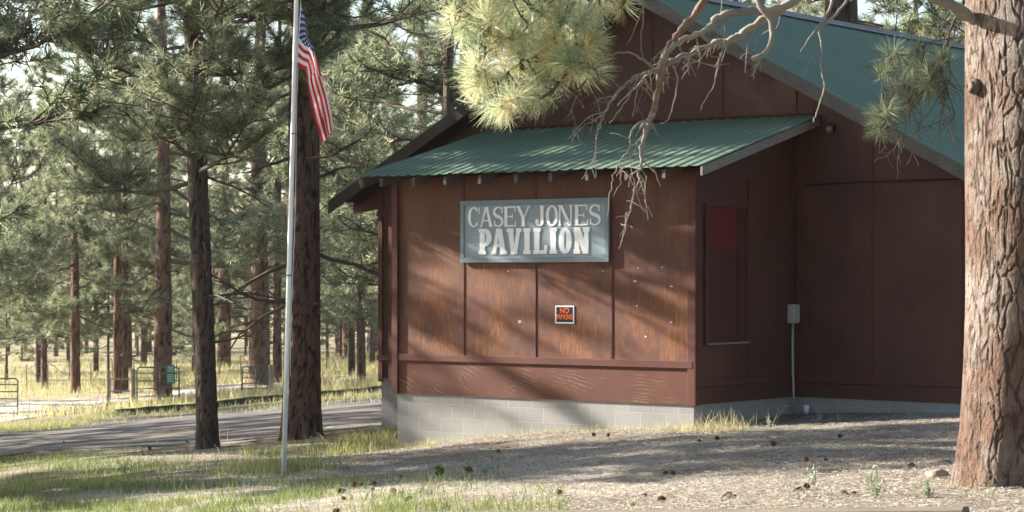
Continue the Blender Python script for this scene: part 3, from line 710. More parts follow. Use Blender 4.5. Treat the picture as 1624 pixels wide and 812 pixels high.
def grow(seed, H, r0, h0, hmax=None, reach=3.2, nl=46, dens=1.0, nn=16, nlen=.17, nw=.012, lean=(0, 0), dead=10, lowdroop=.35, sides=None, tuft_k=1.0):
    """one ponderosa in local coordinates: trunk path, limb tubes and needle geometry"""
    rng = np.random.default_rng(seed); rd = random.Random(seed)
    n = 12; path = []; ph = rd.uniform(0, 6)
    for i in range(n+1):
        t = i/n; path.append((lean[0]*t*H+.10*math.sin(t*5+ph)*t, lean[1]*t*H+.10*math.cos(t*4+ph)*t, t*H-.25))
    rad = [r0*(1-.80*(i/n)**1.15) for i in range(n+1)]
    def at(h):
        t = min(max((h+.25)/H, 0), 1)*n; i = min(int(t), n-1); f = t-i
        return Vector([path[i][k]*(1-f)+path[i+1][k]*f for k in range(3)]), rad[i]*(1-f)+rad[i+1]*f
    tb = Tubes(); cen = []; dr = []; tin = []
    def twig(p, d, L, r, depth, live):
        m = 5 if depth == 0 else 4; pts = [p.copy()]; cur = p.copy(); dd = d.copy()
        st = L/m
        for i in range(m):
            jit = Vector((rd.gauss(0, .16), rd.gauss(0, .16), rd.gauss(0, .13)))
            up = (.05+.16*i/m) if live else -.03
            if depth == 0: up = -lowdroop*.20+.13*i
            dd = (dd+jit+Vector((0, 0, up if live else rd.uniform(-.18, .12)))).normalized()
            cur = cur+dd*st; pts.append(cur.copy())
        rs = [r*(1-.75*i/m)+.003 for i in range(m+1)]
        tb.add(pts, rs, 5 if depth == 0 else 3)
        if depth < 2:
            nb = int((7 if depth == 0 else 4)*(.5+L*.42)*dens) if live else rd.randint(2, 5)
            nb = max(nb, 2)
            for _ in range(nb):
                f = rd.uniform(.28 if depth == 0 else .2, 1.0)*m; i = min(int(f), m-1); q = pts[i].lerp(pts[i+1], f-i)
                seg = (pts[i+1]-pts[i]).normalized()
                side = seg.cross(Vector((0, 0, 1))); side = side.normalized() if side.length > .01 else Vector((1, 0, 0))
                s = rd.choice((-1, 1)); nd_ = (seg*rd.uniform(.35, .9)+side*s*rd.uniform(.4, 1)+Vector((0, 0, rd.uniform(-.25, .45)))).normalized()
                twig(q, nd_, L*rd.uniform(.26, .48)*(1.1-.4*f/m) if depth == 0 else L*rd.uniform(.35, .6), r*.42, depth+1, live)
        if live and depth >= 1:
            base_t = rd.uniform(.15, .75)
            for i in range(2 if depth == 1 else 1, m+1):
                if depth == 1 and i < 3: continue
                if rd.random() < .80*tuft_k:
                    dv = (pts[i]-pts[i-1]).normalized()+Vector((0, 0, .25)); cen.append(pts[i]+Vector((rd.gauss(0, .02),)*3)); dr.append(dv.normalized())
                    tin.append(base_t+rd.gauss(0, .12))
    top = hmax or H
    for i in range(nl):
        f = ((i+rd.uniform(0, 1))/nl)**.9; h = h0+(top-h0)*f
        c, r = at(h); rel = (h-h0)/(H-h0)
        L = reach*(1-.80*rel**1.5)*rd.uniform(.55, 1.15)*(.75+.35*min(1, rel*6))
        az = rd.uniform(0, 2*math.pi)
        if sides and rd.random() < sides[2]: az = R(rd.uniform(sides[0], sides[1]))
        el = -.18*lowdroop+.55*rel+rd.uniform(-.25, .30)
        d = Vector((math.cos(az), math.sin(az), el)).normalized()
        twig(c+d*r*.6, d, L, max(.014, r*.26*rd.uniform(.7, 1.2)), 0, True)
    for i in range(dead):
        h = rd.uniform(min(1.6, h0*.5), h0+.25*(top-h0)); c, r = at(h); az = rd.uniform(0, 6.3); d = Vector((math.cos(az), math.sin(az), rd.uniform(-.4, .2))).normalized()
        twig(c+d*r*.6, d, rd.uniform(.6, 1.9), max(.01, r*.13), 0, False)
    cen = np.array([tuple(c) for c in cen]); dr = np.array([tuple(c) for c in dr]); tin = np.clip(np.array(tin), 0, 1)
    V, Q, T = needle_geo(rng, cen, dr, nn, nlen, nw, tin)
    return path, rad, tb, (V, Q, T), len(cen)

def build_tree(name, loc, seed, H, r0, h0, bark='bark_mid', label=None, group=None, k=28, rows=90, depth=.02, needle='needle', flare=.35, sc=(9, 9, 2.8), rz_=0, **kw):
    root = empty(name, loc, rz_)
    tag(root, label, "pine tree", group)
    path, rad, tb, (V, Q, T), nt_ = grow(seed, H, r0, h0, **kw)
    tr = trunk_mesh("trunk", path, rad, M[bark], root, k, rows, depth, sc, flare, seed*.37)
    np_mesh("limbs", np.concatenate(tb.V), [np.concatenate(tb.Q)], M['limb'], root, True)
    np_mesh("crown", V, [Q], M[needle], root, False, {"tint": T})
    return root
def copy_tree(src, loc, rz_, sc=1.0, label=None, group=None, bark=None):
    r = src.copy(); C.objects.link(r); r.location = loc; r.rotation_euler = (0, 0, rz_); r.scale = (sc, sc, sc)
    r['label'] = label or src['label']
    if group: r['group'] = group
    for ch in list(src.children):
        c = ch.copy(); C.objects.link(c); c.parent = r
        if bark and ch.name.startswith("trunk"):
            c.material_slots[0].link = 'OBJECT'; c.material_slots[0].material = M[bark]
    return r
def gp(px, Y, dz=0.0):
    X = (px-CX)/FPX*Y; return (X, Y, gz(X, Y)-dz)

# near pair
build_tree("pine_tree", gp(330, 36), 11, 17, .185, 4.1, 'bark_dark', "slim dark barked pine leaning slightly, between the gate and the flagpole", None, 48, 260, .018, lean=(-.030, .0), nl=92, reach=2.75, dens=1.35, dead=10, sc=(11, 11, 3.4), nn=18, nw=.010)
build_tree("pine_tree", gp(479, 37), 23, 19, .315, 6.5, 'bark_mid', "stout reddish brown pine directly behind the flagpole", None, 72, 320, .028, lean=(.003, 0), nl=84, reach=3.6, dens=1.15, dead=12, sc=(8, 8, 2.3), nn=18, nw=.010)
# library trees that get copied
lib = []
spec = [  # px, Y, seed, H, r, h0, bark, label
 (258, 86, 31, 21, .36, 4.2, 'bark_orange', "tall orange barked pine behind the open metal gate"),
 (186, 97, 32, 20, .20, 3.6, 'bark_orange', "orange barked pine just behind the wooden gate posts, nearer the track"),
 (120, 99, 33, 19, .22, 2.6, 'bark_mid', "brown trunked pine alone beside the pale dirt track"),
 (412, 93, 34, 22, .44, 4.5, 'bark_mid', "thick trunked pine beyond the kerb, seen just beside the flagpole"),
 (573, 84, 35, 17, .17, 2.6, 'bark_mid', "pine with its trunk close beside the pavilion corner"),
]
for px, Y, sd_, H, r, h0, bk, lb in spec:
    lib.append(build_tree("pine_tree", gp(px, Y), sd_, H, r, h0, bk, lb, None, 26, 110, .03, sc=(6, 6, 1.6), nl=48, reach=3.7, dens=.85, nn=12, nlen=.24, nw=.026, dead=12, lowdroop=.8))
named = [
 (440, 97, 1, 1.0, 'bark_orange', "slimmer pine between the thick trunk and the flagpole"),
 (197, 99, 1, .95, 'bark_orange', "twin orange trunk standing against the gate post pine"),
 (70, 104, 4, .9, 'bark_mid', "slim grey pine behind the tubular gate at the track, larger of a close pair"),
 (61, 112, 4, .8, 'bark_dark', "thin dark pine, smaller of a close pair beyond the tubular gate"),
 (152, 128, 4, .95, 'bark_dark', "dark short trunked pine out in the dry field past the track"),
 (228, 135, 2, .9, 'bark_dark', "dark pine in the field showing between two orange trunks"),
 (352, 150, 4, .8, 'bark_orange', "thin reddish pine trunk far off past the slim dark pine"),
 (363, 142, 4, .75, 'bark_orange', "very thin red pine beside another far reddish trunk"),
 (558, 98, 4, .9, 'bark_dark', "dark slender pine near the fence, second from the pavilion corner"),
 (590, 110, 1, .8, 'bark_dark', "dark pine half hidden right at the pavilion corner"),
]
rd = random.Random(7)
for px, Y, k, s, bk, lb in named:
    copy_tree(lib[k], gp(px, Y), rd.uniform(0, 6.3), s, lb, None, bk)
for (x, y, l, s_, lb) in ((-1.3, 48, 4, 1.0, "dark pine close behind the low left eave of the pavilion"), (-1.0, 52, 2, 1.1, "tall pine behind the pavilion ridge beside the sunlit needle bough"), (12.5, 53, 1, 1.05, "pine rising behind the green roof ridge"), (16.5, 57, 3, 1.1, "larger pine behind the roof ridge next to the massive trunk"), (10.0, 49.5, 2, 1.0, "dense pine just behind the far end of the green roof"), (7.4, 51.5, 3, .95, "dense pine behind the roof where the dead limbs cross the ridge"), (18.0, 66, 0, 1.1, "pine partly hidden by others behind the far end of the roof"), (9.0, 60, 2, 1.1, "pine crown behind the middle of the roof ridge")):
    copy_tree(lib[l], (x, y, gz(x, y)), rd.uniform(0, 6.3), s_, lb, None, 'bark_dark')
FG = "pines of the far woods"
for q in range(66):
    Y = rd.uniform(108, 260) if q > 12 else rd.uniform(72, 100)
    px = rd.uniform(-160, 780) if Y > 105 else rd.uniform(-170, 0) if q % 2 else rd.uniform(520, 560)
    if q > 56: Y = rd.uniform(58, 110); px = rd.uniform(1150, 1750)
    if 15 < px < 560 and Y < 125: Y += 60
    copy_tree(lib[rd.randrange(5)], gp(px, Y), rd.uniform(0, 6.3), rd.uniform(.75, 1.15), "one of many green pines massed in the woods beyond the fence", FG, rd.choice(['bark_dark', 'bark_mid', 'bark_orange']))
for q in range(36):
    Y = rd.uniform(112, 210); px = -60+q*20+rd.uniform(-15, 15)
    copy_tree(lib[(2, 4)[q % 2]], gp(px, Y), rd.uniform(0, 6.3), rd.uniform(.36, .6), "one of the low young pines growing under the far woods", "young pines of the far woods", 'bark_dark')
# pines just outside the frame to the west; they give the broken shade
SH_ = [(-8.8, 31.0, 2, .95), (-11.5, 28.3, 3, 1.0), (-15.5, 30.4, 3, .9), (-12.5, 39.5, 0, .9), (-20, 42, 2, .8), (-26, 37, 3, .9), (-15, 47, 4, .8), (-19, 53, 0, .9), (-23, 59, 2, 1), (-27, 49, 3, 1), (-19, 66, 4, 1), (9.5, 23, 0, 1), (12.5, 29, 3, .95), (9, 14, 2, 1), (3.5, 3, 1, .9), (-6, -3, 0, 1), (14, 20, 3, 1), (12, 7, 4, 1.1), (-1, -12, 3, 1.1)]
for k, (x, y, l, s) in enumerate(SH_):
    copy_tree(lib[l], (x, y, gz(x, y)), rd.uniform(0, 6.3), s, "pine of the surrounding stand around the clearing"+("" if x < 0 else " and pavilion"), "pines of the stand around the clearing", rd.choice(['bark_dark', 'bark_mid']))

# ---- big pine at the side
bp = empty("pine_tree", gp(1624, 17.6))
tag(bp, "massive orange barked ponderosa pine with dead silver limbs, cut by the picture edge", "pine tree")
BPX, BPY, BPZ = bp.location
bt = trunk_mesh("trunk", [(0, 0, -.2), (.015, 0, 1.5), (.0, 0, 3), (-.02, 0, 5), (.05, 0, 9), (.1, 0, 15), (.1, 0, 20)], [.475, .455, .445, .43, .36, .2, .06], M['bark_big'], bp, 460, 40, .009, (13, 13, 3.6), .21, 1.7, 7, zfine=(.40, 560))
dead = Tubes(); ora = Tubes(); stw = Tubes()
rdd = random.Random(12)
def L_(px, py, Y): v = P(px, py, Y); return (v.x-BPX, v.y-BPY, v.z-BPZ)
def smooth_path(pts, m=5, wob=.004, rd_=rdd):
    Pn = [Vector(p) for p in pts]; out = []
    for i in range(len(Pn)-1):
        p0 = Pn[max(0, i-1)]; p1 = Pn[i]; p2 = Pn[i+1]; p3 = Pn[min(len(Pn)-1, i+2)]
        for k in range(m):
            t = k/m; out.append(.5*((2*p1)+(p2-p0)*t+(2*p0-5*p1+4*p2-p3)*t*t+(3*p1-p0-3*p2+p3)*t**3)+Vector((rd_.gauss(0, wob), rd_.gauss(0, wob), rd_.gauss(0, wob))))
    out.append(Pn[-1]); return out
def limb(T, pts, w0, w1, k=8, wob=.004, m=5):
    """pts in (px,py,Y); widths in metres"""
    P_ = smooth_path([L_(*p) for p in pts], m, wob); n = len(P_)
    rs = [.66*(w0+(w1-w0)*(i/(n-1))**.9)/2*rdd.uniform(.78, 1.2) for i in range(n)]
    T.add(P_, rs, k); return P_
def crooked(T, p, d, L, r, depth=0, drop=.30, mx=2):
    m = max(5, int(L/.045)); pts = [Vector(p)]; dd = Vector(d).normalized(); cur = Vector(p)
    for i in range(m):
        dd = (dd+Vector((rdd.gauss(0, .22), rdd.gauss(0, .20), rdd.gauss(0, .20)-drop*.16))).normalized(); cur = cur+dd*L/m; pts.append(cur.copy())
    T.add(pts, [max(.0022, r*(1-.7*i/m)) for i in range(m+1)], 5)
    if depth < mx:
        for _ in range(rdd.randint(1, 3)):
            i = rdd.randint(1, m-1); crooked(T, pts[i], (rdd.gauss(0, .8), rdd.gauss(0, .5), rdd.gauss(-.4, .6)), L*rdd.uniform(.25, .6), r*.6, depth+1, drop, mx)
D = 16.6
A1 = limb(dead, [(1545, 30, 17.5), (1500, 5, 17.3), (1450, -15, 17.2), (1390, -38, 17.0), (1320, -40, 16.8), (1262, -4, D), (1222, 25, D), (1185, 50, D), (1160, 62, D), (1128, 73, D), (1092, 85, D), (1066, 98, 16.5), (1040, 112, 16.5), (1010, 121, 16.4), (990, 135, 16.4), (972, 158, 16.3), (958, 182, 16.3), (950, 205, 16.3)], .15, .012, 10, .006)
A2 = limb(dead, [(1400, -60, 17), (1300, -30, 16.7), (1250, 8, 16.5), (1200, 18, 16.5), (1165, 20, 16.4), (1138, 28, 16.4), (1115, 50, 16.4), (1085, 62, 16.4), (1062, 78, 16.4), (1050, 100, 16.4), (1044, 122, 16.4)], .11, .045, 9, .006)
O1 = limb(ora, [(1180, -60, 16.6), (1125, -8, 16.5), (1100, 25, 16.5), (1076, 52, 16.45), (1058, 82, 16.45), (1047, 118, 16.4), (1041, 155, 16.4), (1033, 190, 16.35)], .10, .062, 10, .004)
A3 = limb(dead, [(1035, 180, 16.36), (1026, 205, 16.33), (1018, 235, 16.33), (1016, 262, 16.3), (1010, 290, 16.3), (1002, 318, 16.3), (996, 342, 16.3)], .062, .010, 8, .006)
A4 = limb(dead, [(1185, -40, 16.3), (1203, 2, 16.2), (1221, 32, 16.2), (1225, 58, 16.2), (1216, 82, 16.2), (1193, 95, 16.2)], .075, .055, 9, .003)
limb(dead, [(1212, 86, 16.2), (1200, 104, 16.2), (1195, 126, 16.2)], .035, .012, 6)
limb(dead, [(1330, -30, 16.5), (1318, 6, 16.4), (1308, 30, 16.4), (1288, 55, 16.4), (1270, 82, 16.4)], .045, .012, 7)
limb(dead, [(1360, -20, 16.5), (1335, 12, 16.4), (1312, 34, 16.4), (1300, 46, 16.4), (1304, 78, 16.4), (1303, 105, 16.4), (1308, 138, 16.4), (1300, 165, 16.4), (1291, 194, 16.4)], .035, .014, 7)
limb(dead, [(1303, 82, 16.4), (1285, 95, 16.4), (1276, 120, 16.4)], .012, .005, 5)
limb(dead, [(1040, 113, 16.5), (1024, 98, 16.4), (1000, 84, 16.3), (978, 84, 16.3), (962, 98, 16.3), (952, 106, 16.3)], .03, .010, 6)
limb(dead, [(1066, 100, 16.4), (1074, 125, 16.4), (1069, 158, 16.4), (1062, 186, 16.4), (1048, 198, 16.4)], .03, .008, 6)
limb(dead, [(1012, 121, 16.4), (1000, 148, 16.4), (985, 172, 16.4), (966, 196, 16.4)], .025, .008, 6)
limb(dead, [(1030, 114, 16.4), (1014, 140, 16.4), (1008, 160, 16.4), (1003, 185, 16.4)], .02, .012, 6)
limb(dead, [(1128, 73, 16.6), (1108, 96, 16.6), (1082, 100, 16.5)], .03, .012, 6)
limb(dead, [(1150, -20, 16.4), (1143, 20, 16.4), (1138, 60, 16.4), (1130, 84, 16.4)], .02, .006, 6)
limb(dead, [(1030, 190, 16.35), (1012, 196, 16.3), (1001, 212, 16.3), (998, 235, 16.3), (984, 255, 16.3), (972, 285, 16.3), (966, 320, 16.3), (964, 345, 16.3)], .028, .006, 6)
limb(dead, [(998, 232, 16.3), (1000, 262, 16.3), (1006, 292, 16.3), (1003, 312, 16.3)], .014, .005, 5)
limb(dead, [(984, 255, 16.3), (985, 285, 16.3), (972, 312, 16.3)], .012, .004, 5)
limb(dead, [(1015, 260, 16.3), (1024, 285, 16.3), (1022, 320, 16.3)], .016, .006, 5)
limb(dead, [(1018, -20, 16.4), (1020, 30, 16.4), (1016, 62, 16.4), (1019, 92, 16.4)], .02, .006, 5)
limb(dead, [(1020, 10, 16.4), (1005, 50, 16.4), (995, 72, 16.4)], .014, .005, 5)
for path_, nt2, Lr in ((A1[40:], 14, (.2, .5)), (A1[25:60], 12, (.08, .3)), (A2[22:], 14, (.08, .32)), (O1[8:], 6, (.08, .22)), (A3, 12, (.12, .36)), (A4, 3, (.1, .2))):
    for _ in range(nt2):
        q = rdd.choice(path_); crooked(dead, q, (rdd.gauss(-.3, .7), rdd.gauss(0, .4), rdd.gauss(-.5, .5)), rdd.uniform(*Lr), rdd.uniform(.004, .008), 0, .9, 1)
np_mesh("dead_limbs", np.concatenate(dead.V), [np.concatenate(dead.Q)], M['deadwood'], bp, True)
np_mesh("flaking_limb", np.concatenate(ora.V), [np.concatenate(ora.Q)], M['orangelimb'], bp, True)

def bough(stems, polys, ntuft, Y0, Y1, nn, nlen, nw, tint, seed, parent, mat, ndead=0, conn=True, twigr=.005):
    """stems: px paths; tufts filled in the px outline and joined to the closest stem by a twig"""
    rng = np.random.default_rng(seed); rd_ = random.Random(seed); T = Tubes(); sp = []
    for pts, w0, w1 in stems:
        q = limb(T, pts, w0, w1, 6, .004); sp += q
    sp = [Vector(p) for p in sp]
    def inside(x, y, poly):
        c = False; n = len(poly); j = n-1
        for i in range(n):
            xi, yi = poly[i]; xj, yj = poly[j]
            if (yi > y) != (yj > y) and x < (xj-xi)*(y-yi)/(yj-yi)+xi: c = not c
            j = i
        return c
    cen = []; dr = []; tin = []
    bx = [p[0] for p in polys]; by = [p[1] for p in polys]
    while len(cen) < ntuft:
        x = rd_.uniform(min(bx), max(bx)); y = rd_.uniform(min(by), max(by))
        if not inside(x, y, polys): continue
        Yd = rd_.uniform(Y0, Y1); p = Vector(L_(x, y, Yd)); near = min(sp, key=lambda s: (s-p).length)
        d = (p-near); L = d.length
        if L < .02: continue
        d.normalize(); m = 5; pts = []
        for i in range(m+1):
            t = i/m; pts.append(near.lerp(p, t)+Vector((0, 0, -.10*L*math.sin(math.pi*t)))+Vector((rd_.gauss(0, .006),)*3))
        if conn: T.add(pts, [twigr*(1.6-.8*i/m) for i in range(m+1)], 4)
        dv = (pts[-1]-pts[-2]).normalized()*.8+Vector((rd_.gauss(-.1, .35), rd_.gauss(-.15, .35), rd_.gauss(.0, .35))); dv.normalize()
        cen.append(tuple(p)); dr.append(tuple(dv)); tin.append(min(1, max(0, rd_.gauss(*tint)+(.30 if rd_.random() < .14 else 0))))
    V, Q, t = needle_geo(rng, np.array(cen), np.array(dr), nn, nlen, nw, np.array(tin), True, (8, 85), .09)
    np_mesh("needle_bough", V, [Q], M[mat], parent, False, {"tint": t})
    for _ in range(ndead):
        q = rd_.choice(sp); crooked(T, q, (rd_.gauss(0, .5), rd_.gauss(0, .3), -1), rd_.uniform(.2, .6), .006)
    np_mesh("bough_twigs", np.concatenate(T.V), [np.concatenate(T.Q)], M['limb'], parent, True)
YB = 16.2
bough([([(1000, -160, 16.9), (930, -60, YB), (900, 10, YB), (880, 60, YB), (850, 88, YB), (830, 96, YB)], .04, .010),
       ([(930, -60, YB), (860, 20, YB), (820, 55, YB), (790, 60, YB), (760, 48, YB), (730, 25, YB), (700, 12, YB)], .03, .008),
       ([(905, 5, YB), (915, 60, YB), (900, 110, YB), (880, 140, YB)], .02, .006),
       ([(830, 96, YB), (800, 120, YB), (785, 150, YB)], .012, .006),
       ([(760, 48, YB), (770, 80, YB), (760, 110, YB)], .012, .006), ([(900, -20, YB), (960, 0, YB), (990, 5, YB)], .02, .006)],
      [(690, -60), (712, 40), (740, 110), (765, 170), (790, 186), (815, 172), (845, 160), (875, 150), (890, 120), (935, 135), (955, 125), (950, 85), (925, 55), (930, 30), (960, 22), (1000, 6), (1015, -60)],
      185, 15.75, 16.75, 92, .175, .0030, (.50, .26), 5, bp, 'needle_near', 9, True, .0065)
bough([([(935, 20, 16.3), (925, 70, 16.3), (935, 110, 16.3), (925, 135, 16.3)], .012, .005)],
      [(905, 60), (940, 55), (965, 90), (950, 130), (915, 135)], 7, 16.2, 16.5, 90, .15, .0034, (.35, .1), 9, bp, 'needle_near', 6)
# hanging bough, its shade put into a darker needle tint
YD = 18.6
bough([([(1600, -60, 17.8), (1560, -20, 18.2), (1515, 30, YD), (1500, 80, YD), (1480, 115, YD), (1455, 140, YD), (1430, 170, YD), (1405, 190, YD)], .05, .010),
       ([(1510, 60, YD), (1470, 70, YD), (1440, 85, YD), (1420, 95, YD)], .02, .006), ([(1490, 100, YD), (1500, 140, YD), (1515, 180, YD)], .02, .006),
       ([(1455, 140, YD), (1420, 135, YD), (1400, 150, YD)], .012, .006)],
      [(1385, 85), (1440, 75), (1500, 80), (1520, 120), (1500, 150), (1450, 160), (1430, 185), (1405, 215), (1378, 205), (1395, 160)],
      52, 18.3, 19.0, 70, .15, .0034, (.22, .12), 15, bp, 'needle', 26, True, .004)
# live crown above the picture
pth, rad_, tb_, (V, Q, T), _ = grow(77, 20.2, .40, 5.6, nl=54, reach=4.6, dens=1.0, nn=12, nlen=.2, nw=.02, dead=0)
np_mesh("limbs", np.concatenate(tb_.V), [np.concatenate(tb_.Q)], M['limb'], bp, True)
np_mesh("crown", V, [Q], M['needle'], bp, False, {"tint": T})
# knots on the trunk
for (a_, z_, r_) in ((200, 3.06, .05), (262, 2.92, .04)):
    a_ = R(a_); c_ = Vector((.45*math.cos(a_), .45*math.sin(a_), z_))
    n_ = Vector((math.cos(a_), math.sin(a_), 0))
    MB().tube([c_-n_*.03, c_+n_*.015, c_+n_*.03, c_+n_*.01], [r_*1.3, r_*1.15, r_, r_*.5], 12).build("knot", M['limb'], bp, smooth=True)

# ------------------------------------------------------------------ flagpole & flag
fb = gp(450, 26); fp = empty("flagpole", fb)
tag(fp, "tall slightly leaning silver metal flagpole set in the grass", "flagpole")
YP = 26.0
topv = P(470, 0, YP); dz_ = topv.z-fb[2]; dxp = topv.x-fb[0]
def pole_at(z): t = (z-fb[2])/dz_; return Vector((fb[0]+dxp*t, YP, z))
H2 = 8.2
MB().tube([(dxp*t, 0, dz_*t) for t in (-.05, .3, .55, 1.0, H2/dz_)], [.030, .029, .028, .026, .018], 14).build("pole", M['pole'], fp, smooth=True)
MB().tube([(dxp*t, 0, dz_*t) for t in (.42, .4215, .423, .4245)], [.033, .0345, .0345, .033], 14).build("pole_joint", M['signframe'], fp)
MB().tube([(dxp*t, 0, dz_*t) for t in (.718, .7195, .721)], [.030, .0315, .030], 14).build("pole_joint", M['signframe'], fp)
bmv = bmesh.new(); bmesh.ops.create_uvsphere(bmv, u_segments=16, v_segments=10, radius=.06); me = bpy.data.meshes.new("finial"); bmv.to_mesh(me); bmv.free(); me.materials.append(M['pole'])
fo = bpy.data.objects.new("finial", me); C.objects.link(fo); fo.parent = fp; fo.location = (dxp*H2/dz_, 0, H2+.05)
MB().tube([(.05, -.01, .92), (.055, -.03, .97), (.05, -.03, 1.03), (.055, -.012, 1.09)], [.008, .012, .012, .008], 6).build("cleat", M['rope'], fp)
rp = [(dxp*t+.045+.008*math.sin(t*14), -.02, dz_*t) for t in np.linspace(.21, H2/dz_, 30)]
MB().tube(rp, .004, 5).build("halyard", M['rope'], fp)
def m_flag():
    a = NB("flag_cloth"); uvn = a.n("ShaderNodeUVMap"); sp = a.n("ShaderNodeSeparateXYZ"); a.l(uvn.outputs[0], sp.inputs[0])
    u, v = sp.outputs[0], sp.outputs[1]
    st = a.math('MODULO', a.math('FLOOR', a.math('MULTIPLY', v, 13)), 2)
    c = a.mix(st, (.56, .030, .045), (.78, .76, .73))
    can = a.math('MULTIPLY', a.math('LESS_THAN', u, .40), a.math('GREATER_THAN', v, 6/13))
    cu = a.math('MULTIPLY', u, 1/.40); cv = a.math('MULTIPLY', a.math('SUBTRACT', v, 6/13), 13/7)
    masks = None
    for (nu, nv, ou, ov) in ((6, 5, 0, 0), (5, 4, 1/12, 1/10)):
        fx = a.math('SUBTRACT', a.math('FRACT', a.math('MULTIPLY', a.math('SUBTRACT', cu, ou), 6)), .5)
        fy = a.math('SUBTRACT', a.math('FRACT', a.math('MULTIPLY', a.math('SUBTRACT', cv, ov), 5)), .5)
        fx = a.math('MULTIPLY', fx, 1.25)
        rr = a.math('SQRT', a.math('ADD', a.math('MULTIPLY', fx, fx), a.math('MULTIPLY', fy, fy)))
        an = a.math('ARCTAN2', fx, fy); k5 = a.math('COSINE', a.math('MULTIPLY', an, 5))
        lim = a.math('ADD', .19, a.math('MULTIPLY', k5, .07))
        m_ = a.math('LESS_THAN', rr, lim); masks = m_ if masks is None else a.math('MAXIMUM', masks, m_)
    cc = a.mix(masks, (.022, .033, .15), (.78, .77, .75)); c = a.mix(can, c, cc)
    c = a.mix(a.math('LESS_THAN', u, .022), c, (.75, .73, .68))
    a.col(c); a.rough(.75)
    tr = a.n("ShaderNodeBsdfTranslucent"); a.l(c, tr.inputs[0]); mx = a.n("ShaderNodeMixShader"); mx.inputs[0].default_value = .3
    a.l(a.b.outputs[0], mx.inputs[1]); a.l(tr.outputs[0], mx.inputs[2]); a.l(mx.outputs[0], a.out.inputs[0]); return a.m
topE = [(477, 4), (485, 30), (493, 58), (502, 88), (510, 118), (520, 148), (527, 180), (530, 206)]
botE = [(470.5, 105), (478, 108), (486, 112), (487, 122), (490, 143), (495, 168), (502, 196), (512, 227)]
nu, nv = 60, 60; V = []; UV = []
for i in range(nu+1):
    u = i/nu; k = u*(len(topE)-1)
    tx = np.interp(k, range(8), [p[0] for p in topE]); ty = np.interp(k, range(8), [p[1] for p in topE])
    bx_ = np.interp(k, range(8), [p[0] for p in botE]); by_ = np.interp(k, range(8), [p[1] for p in botE])
    for j in range(nv+1):
        v = j/nv; amp = .012+.085*sstep(.05, .55, u)
        fb_ = sstep(.12, .40, u); fold = (v/.62 if v < .62 else 1-(v-.62)/.38*.7)
        vv = v*(1-fb_)+fold*fb_; back = fb_*max(0, v-.62)*.25
        px_ = bx_+(tx-bx_)*vv; py_ = by_+(ty-by_)*vv
        if u < .5: px_ += 3*math.sin(math.pi*vv)*sstep(0, .3, u)*(1-u)
        q = P(px_, py_, YP); yo = amp*.45*math.sin(v*11.5+u*5+.6)+.02*math.sin(u*9+v*3)
        V.append((q.x-topv.x, -.035+yo*(.25+u)+back, q.z-topv.z)); UV.append((u, v))
F = [(i*(nv+1)+j, (i+1)*(nv+1)+j, (i+1)*(nv+1)+j+1, i*(nv+1)+j+1) for i in range(nu) for j in range(nv)]
flag = np_mesh("flag", V, F, m_flag(), None, True); flag.location = topv
uvl = flag.data.uv_layers.new(name="UVMap"); uvs = np.array(UV)
idx = np.empty(len(flag.data.loops), int); flag.data.loops.foreach_get("vertex_index", idx); uvl.data.foreach_set("uv", uvs[idx].ravel())
tag(flag, "limp United States flag drooping in folds from the leaning pole", "flag")

# ------------------------------------------------------------------ gates, posts, kerb
def post(px, Y, h, r, label, mat='postwood', name="fence_post", group=None, tilt=0):
    x, y, z = gp(px, Y)
    k = 10; rd_ = random.Random(int(px*7)); 
    o = MB().tube([(0, 0, -.2), (0, 0, h*.5), (tilt, 0, h-.02), (tilt, 0, h), (tilt, 0, h+.005)], [r*1.05, r, r*.97, r*.9, r*.3], k).build(name, M[mat], None)
    o.location = (x, y, z); tag(o, label, "post", group); return o
def gate(px0, px1, Y, hz, label, arms=5, w=None, name="metal_gate"):
    x0, _, z0 = gp(px0, Y); x1 = (px1-CX)/FPX*Y; Wd = abs(x1-x0)
    g_ = empty(name, (x0, Y, z0)); tag(g_, label, "gate")
    rr_ = .10; H = hz
    fr = [(0, 0, .08), (0, 0, H-rr_), (rr_*.3, 0, H-rr_*.3), (rr_, 0, H), (Wd-rr_, 0, H), (Wd-rr_*.3, 0, H-rr_*.3), (Wd, 0, H-rr_), (Wd, 0, .08)]
    MB().tube(fr, .027, 8).build("gate_frame", M['gate'], g_, smooth=True)
    for i in range(arms):
        z = .12+(H-.32)*i/(arms-1)*1.0; MB().tube([(0, 0, z), (Wd, 0, z)], .021, 8).build("gate_bar", M['gate'], g_, smooth=True)
    MB().tube([(Wd*.55, -.005, .10), (Wd*.55, -.005, H)], .018, 8).build("gate_upright", M['gate'], g_, smooth=True)
    return g_
g1 = gate(217, 284, 76, 1.33, "open tubular metal gate carrying a green sign by two wood posts")
g2 = gate(-45, 28, 77, 1.30, "tubular metal gate on the far side of the dirt track")
g3 = gate(384, 424, 78, 1.05, "low tubular gate partly hidden behind the flagpole trunk")
post(172, 77, 1.32, .075, "grey wooden gate post nearest the dirt track")
post(211, 76.4, 1.30, .085, "grey wooden gate post holding the tubular gate hinges")
post(430, 78, 1.05, .09, "weathered wood post beside the thick pine trunk and pole")
rail = empty("post_rails", gp(172, 76.8)); tag(rail, "pair of pale rails joining the two gate posts", "fence")
wx = (211-172)/FPX*76.8
for z in (.62, 1.02): MB().tube([(0, 0, z), (wx, -.05, z-.02+.02)], .025, 8).build("rail", M['postwood'], rail)
sx, sy, sz = gp(264, 75.9)
gs = empty("gate_sign", (sx+.14, sy, sz+1.02)); tag(gs, "green notice sign with pale lines fixed to the open gate", "sign")
